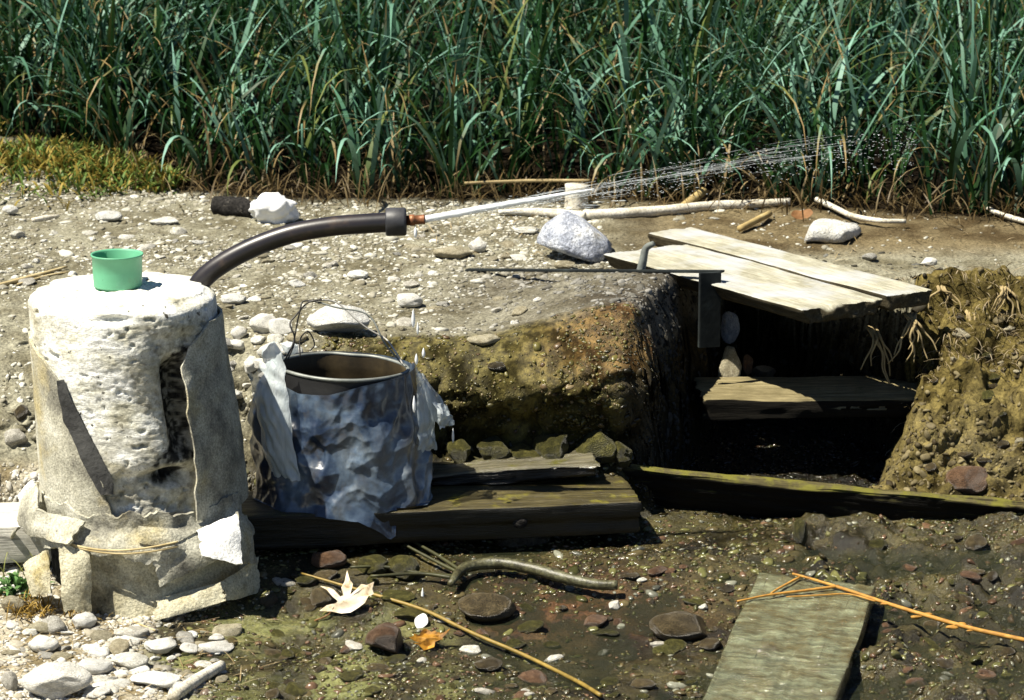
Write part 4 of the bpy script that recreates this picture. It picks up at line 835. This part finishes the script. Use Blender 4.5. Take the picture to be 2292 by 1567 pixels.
cr = .0044 * facets(PB @ rot, 46, 141, np.array([1, 1, .55])) + .0036 * facets(PB @ rot.T, 170, 143, np.array([1.2, 1, .7])) + .0024 * facets(PB @ rot, 600, 144, np.array([1, 1, .8])) + .010 * crease(PB, 6, 146, 4, .4) + .008 * fbm(ca * 2.2, sa * 2.2, t * 2.5, 3, 145)
cr = np.maximum(cr, -.010) * sm(t / .28); pl_ = .0022 * np.sin(a2 * 30 + 4 * fbm(ca * 2, sa * 2, t * 2, 2, 9)) * np.exp(-(t / .30) ** 2)
cr = cr + pl_ * sm(t / .05)
Vg = np.stack([pc[0] + (rx + cr) * ca, Yb + (ry + cr) * sa, z + .006 * fbm(ca * 5, sa * 5, t * 6, 2, 147) * sm(t / .3)], -1)
Vg[:, 2] = np.maximum(Vg[:, 2], np.where(Vg[:, 1] < 6.075, .10, .194))
wrap = mk('plastic_wrap', Vg, grid_faces(nb, nt_, True)[:, ::-1], M['film'], pail, label='crumpled blue-grey plastic round the pail')
def film(name, pts, bulge, seed, lab, mat='film_clear', amp=.006): 
    Vf, Ff = patch(pts, 30, 40, bulge, amp, 30, seed, .012); mk(name, Vf, Ff, M[mat], wrap, label=lab)
film('plastic_flap', [PY(556, 838, 6.14), PY(630, 792, 6.09), PY(672, 1080, 6.045), PY(604, 1060, 6.09)], (-.01, -.02, 0), 151, 'pale translucent flap of plastic on the post side')
film('plastic_flap', [PY(928, 826, 6.10), PY(960, 862, 6.16), PY(978, 1010, 6.17), PY(938, 1010, 6.085)], (.008, -.01, 0), 152, 'clear flap of plastic on the ledge side')
film('plastic_corner', [PY(930, 822, 6.12), PY(958, 850, 6.16), PY(1012, 938, 6.2), PY(972, 950, 6.13)], (.006, -.012, .0), 153, 'dangling clear corner of the plastic')
film('plastic_corner', [PY(968, 900, 6.12), PY(1000, 905, 6.16), PY(1016, 950, 6.17), PY(985, 962, 6.12)], (.0, -.02, .0), 154, 'crumpled dripping tip of the plastic', amp=.012)
# knot of plastic
v_, f_ = rock(91, 4, 6, .4); mk('plastic_knot', v_ * np.array([.026, .02, .034]) + PY(612, 796, 6.17), f_, M['film_clear'], wrap, label='knotted plastic at the rim')
v_, f_ = rock(92, 4, 7, .4); mk('plastic_knot', v_ * np.array([.020, .02, .017]) + PY(648, 782, 6.2), f_, M['film_clear'], wrap)
# wire handle of two strands
hp = [(640, 806, 6.17), (662, 760, 6.18), (660, 710, 6.19), (680, 678, 6.2), (730, 676, 6.2), (790, 696, 6.2), (840, 742, 6.19), (880, 785, 6.17), (908, 818, 6.14)]
P_ = spline([PY(*p) for p in hp], 10); T_ = np.linspace(0, 1, len(P_))
handle = None
for k in range(2):
    ph_ = T_ * 26 + k * math.pi; am = .0035 + .007 * np.sin(T_ * math.pi * 2.2) ** 2
    Q = P_ + np.stack([am * np.cos(ph_ * .6), .004 * np.sin(ph_), am * np.sin(ph_ * .6 + k)], -1)
    hw = mk('wire_handle', *tube(Q[:40], .0019, 7, 1), M['wire'], pail); mk('wire_handle', *tube(Q[38:], [.0019, .0021], 7, 1), M['wire_bright'] if k == 0 else M['rim'], pail)
Q = spline([PY(672, 800, 6.19), PY(672, 760, 6.2), PY(690, 742, 6.2), PY(704, 770, 6.2), PY(694, 785, 6.2)], 8)
mk('wire_loop', *tube(Q, .0016, 6, 1), M['wire'], hw)

# ------------------------------------------------------------------ sticks, leaves, litter
def stick(name, pts, rad, mat, label, cat='stick', dz=0., seg=9, rough=.15, ground=True, n=6):
    P_ = []
    for p in pts:
        q = GR(p[0], p[1]) if len(p) < 3 else PZ(p[0], p[1], p[2]); q = q.copy(); q[2] += dz; P_.append(q)
    P_ = np.array(P_)
    Q = spline(P_, n)
    if ground and len(pts[0]) < 3:
        gzv = np.array([gz(x, y) for x, y, _ in Q]); Q[:, 2] = np.maximum(Q[:, 2], gzv + np.min(np.atleast_1d(rad)) * .4)
        for _ in range(6): Q[1:-1, 2] = (Q[:-2, 2] + 2 * Q[1:-1, 2] + Q[2:, 2]) / 4
    V_, F_ = tube(Q, rad, seg, 1, rough, len(label)); return mk(name, V_, F_, mat, label=label, cat=cat)
stick('branch', [(1306, 492), (1400, 487), (1500, 479), (1600, 470), (1690, 466), (1768, 461)], [.016, .015, .014, .013, .010], M['branch'], 'long bleached white branch lying along the foot of the reeds', 'branch', .012, rough=.1)
stick('branch', [(1116, 484), (1180, 484), (1250, 488), (1310, 494)], [.006, .012, .014, .012], M['branch'], 'short bleached split branch behind the boulder', 'branch', .012)
stick('branch', [(1828, 462), (1870, 482), (1910, 500), (1970, 510), (2026, 512)], [.008, .008, .007, .006], M['branch'], 'pale curved branch resting behind the block stone', 'branch', .02)
stick('branch', [(2210, 478), (2240, 492), (2300, 510)], [.006, .007, .007], M['branch'], 'pale stick at the foot of the reeds by the earth bank', 'branch', .015)
stick('stick', [(1524, 468, .50), (1575, 428, .53)], [.014, .013], M['branch_yellow'], 'yellow cut stick leaning up into the reeds', dz=.0)
stick('stick', [(1656, 524), (1722, 490)], [.009, .009], M['branch_yellow'], 'yellow stick lying beyond the narrow plank', dz=.015)
stick('pole', [(1040, 410, .56), (1180, 405, .56), (1320, 404, .57)], [.004, .005, .004], M['root'], 'thin tan pole lying behind the cut log in the reeds')
lg = PZ(1290, 462, .50)
lt = tube([lg + [0, 0, -.01], lg + [0, 0, .02], lg + [.002, 0, .062]], [.034, .033, .034], 20, 5, .08, 4); mk('cut_log', *lt, M['branch'], label='short pale cut log standing in the reeds behind the boulder', cat='log')
stick('charred_log', [(482, 478), (530, 480), (575, 488)], [.026, .032, .022], M['charred'], 'small charred black log beside the white rag', 'log', .02, 12, .35)
# rag
g = GR(612, 500); v_, F_ = ico(4); v_ = v_ * (1 + .55 * crease(v_, .9, 171, 5, .4) + .40 * crease(v_, 1.8, 172, 6, .3) + .12 * crease(v_, 4., 174, 5, .3) + .25 * fbm(v_[:, 0] * 1.3, v_[:, 1] * 1.3, v_[:, 2] * 1.3 + 3, 2, 173))[:, None]
mk('rag', v_ * np.array([.066, .045, .040]) + g + [0, .02, .036], F_, M['rag'], label='crumpled white rag at the edge of the reeds', cat='rag')
stick('straw_stalk', [(-20, 648), (60, 628), (150, 602)], [.005, .006, .003], M['straw'], 'dry straw stalk on the gravel beside the post', 'straw', .006)
stick('straw_stalk', [(40, 640), (100, 622), (152, 612)], [.003, .003, .002], M['straw'], 'thinner straw lying under the dry stalk beside the post', 'straw', .004)
stick('wood_chip', [(72, 498), (132, 488)], [.006, .009, .004], M['branch'], 'bleached flat wood chip on the gravel near the weeds', 'wood chip', .006)
stick('bamboo_stick', [(388, 1572), (440, 1535), (496, 1502)], [.013, .0125, .011], M['branch'], 'short pale bamboo stick in the rubble below the post', dz=.012, rough=.08)
stick('straw_stalk', [(300, 1398), (348, 1418)], [.002, .002], M['straw'], 'thin straw on the rubble at the foot of the post', 'straw', .006)
# curved wet stick and its twigs
stick('curved_stick', [(1008, 1338), (1040, 1302), (1110, 1290), (1180, 1300), (1260, 1322), (1330, 1338), (1382, 1340)], [.007, .012, .013, .013, .013, .012, .010], M['branch_wet'], 'thick curved wet stick lying in the mud under the timber step', dz=.030, ground=False)
for pts, lab in (([(1044, 1308), (980, 1265), (912, 1226)], 'upper thin twig running from the curved stick to the timber'), ([(1030, 1306), (960, 1270), (905, 1240)], 'second thin twig close under the upper twig'), ([(1020, 1312), (930, 1304), (860, 1290), (784, 1292)], 'dark twig arching over the olive cobbles'), ([(1016, 1316), (940, 1306), (830, 1312)], 'dark lower twig beside the pale leaf')):
    stick('twig', pts, [.0045, .004, .003], M['twig'], lab, 'twig', .022, 7)
stick('yellow_stem', [(674, 1297), (760, 1322), (840, 1346), (950, 1380), (1050, 1428), (1180, 1485), (1290, 1540), (1345, 1572)], [.0025, .0035, .004, .004, .0045, .0045], M['stem'], 'long straight yellow stem crossing the muddy stream bed', 'stem', .014, 8)
os_ = thing('orange_stem', GR(1900, 1322), 'long orange plant stem lying across the waterlogged plank', 'stem')
def stem_part(name, pts, rad):
    P_ = np.array([PZ(p[0], p[1], np.interp(p[1], [1284, 1434], [.098, .055])) for p in pts]); Q = spline(P_, 8); V_, F_ = tube(Q, rad, 8, 1, .18, 9); mk(name, V_, F_, M['stem_orange'], os_)
stem_part('main_stem', [(1774, 1284), (1830, 1300), (1900, 1322), (1990, 1352), (2080, 1380), (2180, 1408), (2300, 1434)], [.0025, .0035, .0042, .005, .005])
stem_part('side_twig', [(1790, 1292), (1745, 1316), (1726, 1328)], [.003, .002]); stem_part('side_twig', [(1878, 1312), (1800, 1322), (1720, 1332), (1650, 1346)], [.0035, .003, .002]); stem_part('side_twig', [(1960, 1346), (1900, 1330), (1840, 1332), (1760, 1336)], [.002, .0015])
for px, py in ((2050, 1382), (2075, 1376), (2130, 1405), (2150, 1398), (2170, 1412), (1980, 1352)):
    v_, F_ = rock(px, 2, 5, .4); mk('bud', v_ * np.array([.015, .006, .005]) * random.uniform(.5, 1.1) + PZ(px, py, np.interp(py, [1284, 1434], [.098, .055])), F_, M['stem_orange'], os_)
# maple leaf
def leaf_shape(outline, o, right, fwd, curl, mat, name, label, cat, stem=None, rough=.008):
    ol = np.array(outline, float); n = len(ol); c = np.array([0, 0]); rings = [ol * t for t in (1., .75, .5, .25)]; V_ = np.vstack(rings + [c[None]])
    F4 = []; F3 = []
    for k in range(3):
        for i in range(n): F4.append([k * n + i, k * n + (i + 1) % n, (k + 1) * n + (i + 1) % n, (k + 1) * n + i])
    for i in range(n): F3.append([3 * n + i, 3 * n + (i + 1) % n, 4 * n])
    rr = np.linalg.norm(V_, axis=1); up = np.cross(right, fwd); up /= np.linalg.norm(up)
    W_ = np.array(o) + V_[:, :1] * np.array(right) + V_[:, 1:] * np.array(fwd) + np.outer(curl * (rr / rr.max()) ** 2 + rough * fbm(V_[:, 0] * 60, V_[:, 1] * 60, 0., 2, 7), up)
    lf = thing(name, W_.mean(axis=0) * np.array([1, 1, 0]) + np.array([0, 0, W_[:, 2].min()]), label, cat)
    mk('leaf_blade', W_, [np.array(F4), np.array(F3)], mat, lf, solid=.0009)
    if stem is not None: mk('leaf_stalk', *tube(np.array(stem), [.0012, .0018], 6, 5), M['leaf_brown'], lf)
g = PZ(775, 1362, .045); sc = 1 / 1010.
pix = [(-78, 2), (-58, -10), (-40, -12), (-30, -20), (-44, -30), (-58, -46), (-78, -58), (-54, -52), (-40, -46), (-24, -30), (-16, -34), (-22, -52), (-14, -66), (-8, -94), (0, -70), (8, -62), (2, -36), (8, -32), (24, -48), (30, -60), (44, -58), (62, -68), (58, -50), (62, -40), (48, -32), (40, -16), (22, -4), (4, 6), (-20, 8), (-46, 4)]
ol = [((x + 12) * sc * .82, (-(y + 20)) * sc * .95) for x, y in pix]
leaf_shape(ol, GR(772, 1372) + [0, 0, .026], (1, 0, 0), (0, .55, .835), -.010, M['leaf_pale'], 'maple_leaf', 'pale dry maple leaf lying on the mud below the timber step', 'leaf', [GR(752, 1372) + [0, 0, .02], GR(735, 1386) + [0, 0, .01], GR(704, 1396) + [0, 0, .006]])
a_ = np.linspace(0, 2 * math.pi, 26, endpoint=False); ol = [(math.cos(t) * .034 * (1 + .25 * math.sin(3 * t + 1) + .2 * math.sin(7 * t)), math.sin(t) * .022 * (1 + .3 * math.cos(4 * t) + .2 * math.sin(9 * t))) for t in a_]
leaf_shape(ol, GR(958, 1452) + [0, 0, .02], (1, .2, .15), (-.2, .75, .5), .006, M['leaf_yellow'], 'dead_leaf', 'crumpled yellow-orange dead leaf in the mud', 'leaf', rough=.014)
ol = [(math.cos(t) * .014, math.sin(t) * .016 * (1 + .2 * math.sin(2 * t))) for t in a_]
leaf_shape(ol, GR(943, 1402) + [0, 0, .012], (1, 0, 0), (0, .6, .8), -.003, M['rag'], 'petal', 'small white petal beside the yellow stem', 'petal', rough=.001)
ol = [(math.cos(t) * .030, math.sin(t) * .016 * (1 + .2 * math.sin(3 * t))) for t in a_]
leaf_shape(ol, GR(1795, 490) + [0, 0, .012], (1, 0, .1), (0, .6, .8), .006, M['leaf_brown'], 'dead_leaf', 'curled brown dead leaf between the reeds and the block stone', 'leaf', rough=.004)

# roots on the bank
def root_tuft(px, py, n, label, spread=40, drop=110, seed=0, Yd=None):
    rr_ = random.Random(seed); g = GR(px, py) if Yd is None else PY(px, py, Yd); t_ = thing('root_tuft', g, label, 'roots')
    for k in range(n):
        dx = rr_.uniform(-spread, spread) * .001; ln = drop * .001 * rr_.uniform(.5, 1.1); p = [g + [rr_.uniform(-.015, .015), .02, 0]]
        for q in range(1, 5):
            f = q / 4; p.append(g + np.array([dx * f + rr_.uniform(-.008, .008), -.028 - .02 * f + rr_.uniform(-.006, .006), -ln * f + .008 * math.sin(f * 3)]))
        mk('root', *tube(np.array(p), [.0032, .0026, .0014], 6, 4), M['root'], t_)
root_tuft(2040, 705, 8, 'tuft of pale roots hanging just below the narrow plank end', 70, 110, 1, 6.78); root_tuft(1955, 735, 6, 'tuft of roots hanging in the cut below the planks', 40, 120, 2, 6.82)
root_tuft(2165, 690, 6, 'tuft of roots hanging from the top of the earth bank', 50, 110, 3); root_tuft(2250, 640, 7, 'roots dangling from the bank top near the picture edge', 50, 90, 4); root_tuft(2105, 640, 5, 'short roots at the lip of the earth bank beside the plank', 50, 60, 5)

# ------------------------------------------------------------------ shallow water
x, y = np.meshgrid(np.linspace(-.42, 1.5, 150), np.linspace(4.6, 6.14, 120), indexing='ij'); x = x.ravel(); y = y.ravel()
wz = .078 * sm((y - 5.6) / .5); wt_ = sm((x - .70 + .08 * fbm(y * 6, x * 6, 0., 2, 29)) / .10) * sm((6.12 - y) / .14); wz = (wz + .0015 - .05 * sm((-.1 - x) / .3)) * (1 - wt_) + wt_ * .0225
mk('water', np.stack([x, y, wz + .0008 * fbm(x * 30, y * 50, 0., 2, 3)], -1), grid_faces(150, 120), M['water'], kind='structure', label='thin film of stream water lying between the stones and round the waterlogged plank')

# ------------------------------------------------------------------ plants
def blades(base, az, L, wd, lean, bend, c0, c1, ns=7, twist=None, tips=0.):
    n = len(L); s = np.linspace(0, 1, ns + 1); th = lean[:, None] + bend[:, None] * s[None] ** 1.9
    ds = (L / ns)[:, None]; hx = np.concatenate([np.zeros((n, 1)), np.cumsum(np.sin(th[:, 1:]) * ds, 1)], 1); hz = np.concatenate([np.zeros((n, 1)), np.cumsum(np.cos(th[:, 1:]) * ds, 1)], 1)
    dx, dy = np.cos(az)[:, None], np.sin(az)[:, None]
    P = np.stack([base[:, :1] + hx * dx, base[:, 1:2] + hx * dy, base[:, 2:] + hz], -1)
    tw = (az + math.pi / 2 + (twist if twist is not None else rng.normal(0, .5, n)))
    wv = np.stack([np.cos(tw), np.sin(tw), np.zeros(n)], -1)[:, None, :]
    prof = np.interp(s, [0, .12, .4, .75, 1], [.5, .85, 1., .6, .03])[None, :, None] * (wd / 2)[:, None, None]
    A = P - wv * prof; B = P + wv * prof; W = np.stack([A, B], 2).reshape(n, -1, 3)
    k = np.arange(ns); f = np.stack([2 * k, 2 * k + 1, 2 * k + 3, 2 * k + 2], -1); F = (f[None] + (np.arange(n) * 2 * (ns + 1))[:, None, None]).reshape(-1, 4)
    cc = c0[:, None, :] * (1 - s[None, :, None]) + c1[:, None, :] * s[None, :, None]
    if tips:
        bt = (rng.random(n) < tips)[:, None, None] * sm((s - .72) / .12)[None, :, None]; cc = cc * (1 - bt) + np.array([.30, .21, .09]) * bt
    cc = np.repeat(cc, 2, axis=1)
    return W.reshape(-1, 3), F, cc.reshape(-1, 3)
def zline(x, y): return ground_z(x, y)[0]
nT = 1350
tx = rng.uniform(-2.3, 2.3, nT); dep = rng.random(nT) ** 1.2 * 4.0; tx[:90] = rng.uniform(-1.9, -1.15, 90); dep[:90] = rng.uniform(0, .7, 90); ty = gline(tx) + .03 + dep + rng.normal(0, .03, nT)
nb_ = rng.integers(5, 11, nT); ti = np.repeat(np.arange(nT), nb_); n = len(ti)
bx = tx[ti] + rng.normal(0, .014, n); by = ty[ti] + rng.normal(0, .014, n); base = np.stack([bx, by, zline(bx, by) - .01], -1)
taz = rng.uniform(0, 2 * math.pi, n); tsz = rng.uniform(.75, 1.2, nT)[ti]; Lb = rng.uniform(.30, .72, n) * tsz * np.where(dep[ti] < .2, .85, 1.05)
dry = (rng.random(n) < np.where(dep[ti] < .3, .20, .09))[:, None]; r = rng.random(n)[:, None]; glau = (rng.random(n) < .34)[:, None]
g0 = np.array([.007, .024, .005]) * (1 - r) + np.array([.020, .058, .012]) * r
g1 = np.where(glau, np.array([.10, .24, .15]) * (1 - r) + np.array([.28, .50, .40]) * r, np.array([.005, .022, .006]) * (1 - r) + np.array([.018, .062, .018]) * r)  # near-black green on most blades puts reed-bed shade into their colour
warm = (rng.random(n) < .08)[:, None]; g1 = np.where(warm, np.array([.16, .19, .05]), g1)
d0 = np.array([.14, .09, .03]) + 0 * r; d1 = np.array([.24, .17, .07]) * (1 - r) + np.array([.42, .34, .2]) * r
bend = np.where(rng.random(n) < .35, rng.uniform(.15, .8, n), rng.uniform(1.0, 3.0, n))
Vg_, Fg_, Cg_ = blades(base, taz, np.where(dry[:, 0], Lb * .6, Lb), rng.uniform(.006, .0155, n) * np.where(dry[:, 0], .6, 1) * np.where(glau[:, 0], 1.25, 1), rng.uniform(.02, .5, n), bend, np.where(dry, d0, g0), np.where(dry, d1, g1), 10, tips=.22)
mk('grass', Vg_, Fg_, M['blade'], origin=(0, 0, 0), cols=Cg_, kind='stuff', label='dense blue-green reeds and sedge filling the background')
# dead straw at the foot of the reeds
n = 1500; bx = rng.uniform(-1.2, 2.0, n); by = gline(bx) + rng.normal(.02, .10, n); base = np.stack([bx, by, zline(bx, by) + .002], -1); r = rng.random(n)[:, None]
Vg_, Fg_, Cg_ = blades(base, rng.uniform(0, 6.28, n), rng.uniform(.04, .16, n), rng.uniform(.002, .006, n), rng.uniform(.1, 1.3, n), rng.uniform(.2, 1.4, n), np.array([.07, .045, .015]) * (1 - r) + np.array([.13, .09, .04]) * r, np.array([.11, .075, .03]) * (1 - r) + np.array([.34, .27, .15]) * r ** 2, 5)
mk('dead_grass', Vg_, Fg_, M['blade'], origin=(0, 0, 0), cols=Cg_, kind='stuff', label='brown dead grass at the foot of the reeds')
# yellow weeds
n = 6000; bx = -rng.uniform(.98, 1.75, n); by = gline(bx) + .02 - np.abs(rng.normal(.0, .2, n)) * np.interp(bx, [-1.5, -1.2, -.98], [1.15, .8, .15]); keep = fbm(bx * 6, by * 6, 0., 3, 61) > -.25; bx, by = bx[keep], by[keep]; n = len(bx)
base = np.stack([bx, by, zline(bx, by)], -1); r = rng.random(n)[:, None]; yel = (rng.random(n) < .5)[:, None]
Vg_, Fg_, Cg_ = blades(base, rng.uniform(0, 6.28, n), rng.uniform(.02, .085, n), rng.uniform(.004, .011, n), rng.uniform(.1, 1., n), rng.uniform(.3, 1.5, n), np.where(yel, [.17, .13, .02], [.05, .10, .02]) + 0 * r, np.where(yel, np.array([.22, .17, .035]) * (1 - r) + np.array([.42, .31, .08]) * r, np.array([.12, .20, .04]) * (1 - r) + np.array([.22, .30, .08]) * r), 4)
mk('weeds', Vg_, Fg_, M['blade'], origin=(0, 0, 0), cols=Cg_, kind='stuff', label='low yellow-green weeds between the reeds and the gravel')
# rootlets and dry moss on bank
n = 1500; pp = []
bi = np.where(cls[fsel] == 3)[0]; bi = bi[cen[fsel[bi], 1] > 6.72]; ii = rng.choice(bi, n); base = cen[fsel[ii]]; r = rng.random(n)[:, None]
Vg_, Fg_, Cg_ = blades(base, -math.pi / 2 + rng.normal(0, .9, n), rng.uniform(.015, .07, n), rng.uniform(.0012, .0028, n), rng.uniform(.6, 1.6, n), rng.uniform(.4, 1.6, n), np.array([.20, .14, .06]) + .1 * r, np.array([.30, .23, .11]) + .15 * r, 4)
mk('rootlets', Vg_, Fg_, M['blade'], origin=(0, 0, 0), cols=Cg_, kind='stuff', label='fine pale rootlets matted over the earth bank')
# small weeds by the post
def weed(px, py, n, hgt, wd, c0, c1, label, name, seed):
    rs = np.random.default_rng(seed); g = GR(px, py); bx = g[0] + rs.normal(0, .03, n); by = g[1] + rs.normal(0, .02, n); base = np.stack([bx, by, np.array([gz(a, b_) for a, b_ in zip(bx, by)])], -1); r = rs.random(n)[:, None]
    Vw, Fw, Cw = blades(base, rs.uniform(0, 6.28, n), rs.uniform(.4, 1, n) * hgt, rs.uniform(.5, 1, n) * wd, rs.uniform(.1, 1.1, n), rs.uniform(.2, 1.6, n), np.array(c0) + 0 * r, np.array(c1) * (.7 + .6 * r), 4)
    mk(name, Vw, Fw, M['blade'], cols=Cw, label=label, cat='weed')
weed(30, 1318, 60, .06, .016, (.05, .10, .03), (.14, .28, .09), 'small green leafy weed in the dark gap beside the post', 'leafy_weed', 1)
weed(70, 1372, 160, .06, .004, (.20, .13, .03), (.36, .24, .06), 'dry yellow moss-like weed at the foot of the post', 'dry_weed', 2)
weed(190, 1392, 60, .04, .004, (.20, .13, .03), (.36, .24, .06), 'small dry tuft of grass in front of the post skirt', 'dry_weed', 3)
weed(60, 1300, 14, .12, .004, (.10, .12, .03), (.25, .26, .08), 'few thin grass stalks rising beside the post', 'grass_tuft', 4)

# loose straw and crumbs in the rubble and on the gravel
n = 420; pxs = np.concatenate([rng.uniform(0, 600, 220), rng.uniform(900, 1250, 120), rng.uniform(1700, 2292, 80)]); pys = np.concatenate([rng.uniform(1385, 1560, 220), rng.uniform(490, 580, 120), rng.uniform(520, 620, 80)])
base = np.array([GR(a, b_) for a, b_ in zip(pxs, pys)]) + [0, 0, .004]; r = rng.random(n)[:, None]
Vg_, Fg_, Cg_ = blades(base, rng.uniform(0, 6.28, n), rng.uniform(.015, .07, n), rng.uniform(.0012, .003, n), rng.uniform(1.2, 1.6, n), rng.uniform(-.1, .4, n), np.array([.26, .18, .07]) + .1 * r, np.array([.36, .27, .12]) + .2 * r, 4)
mk('dry_grass', Vg_, Fg_, M['blade'], origin=(0, 0, 0), cols=Cg_, kind='stuff', label='loose bits of dry straw scattered on the ground')
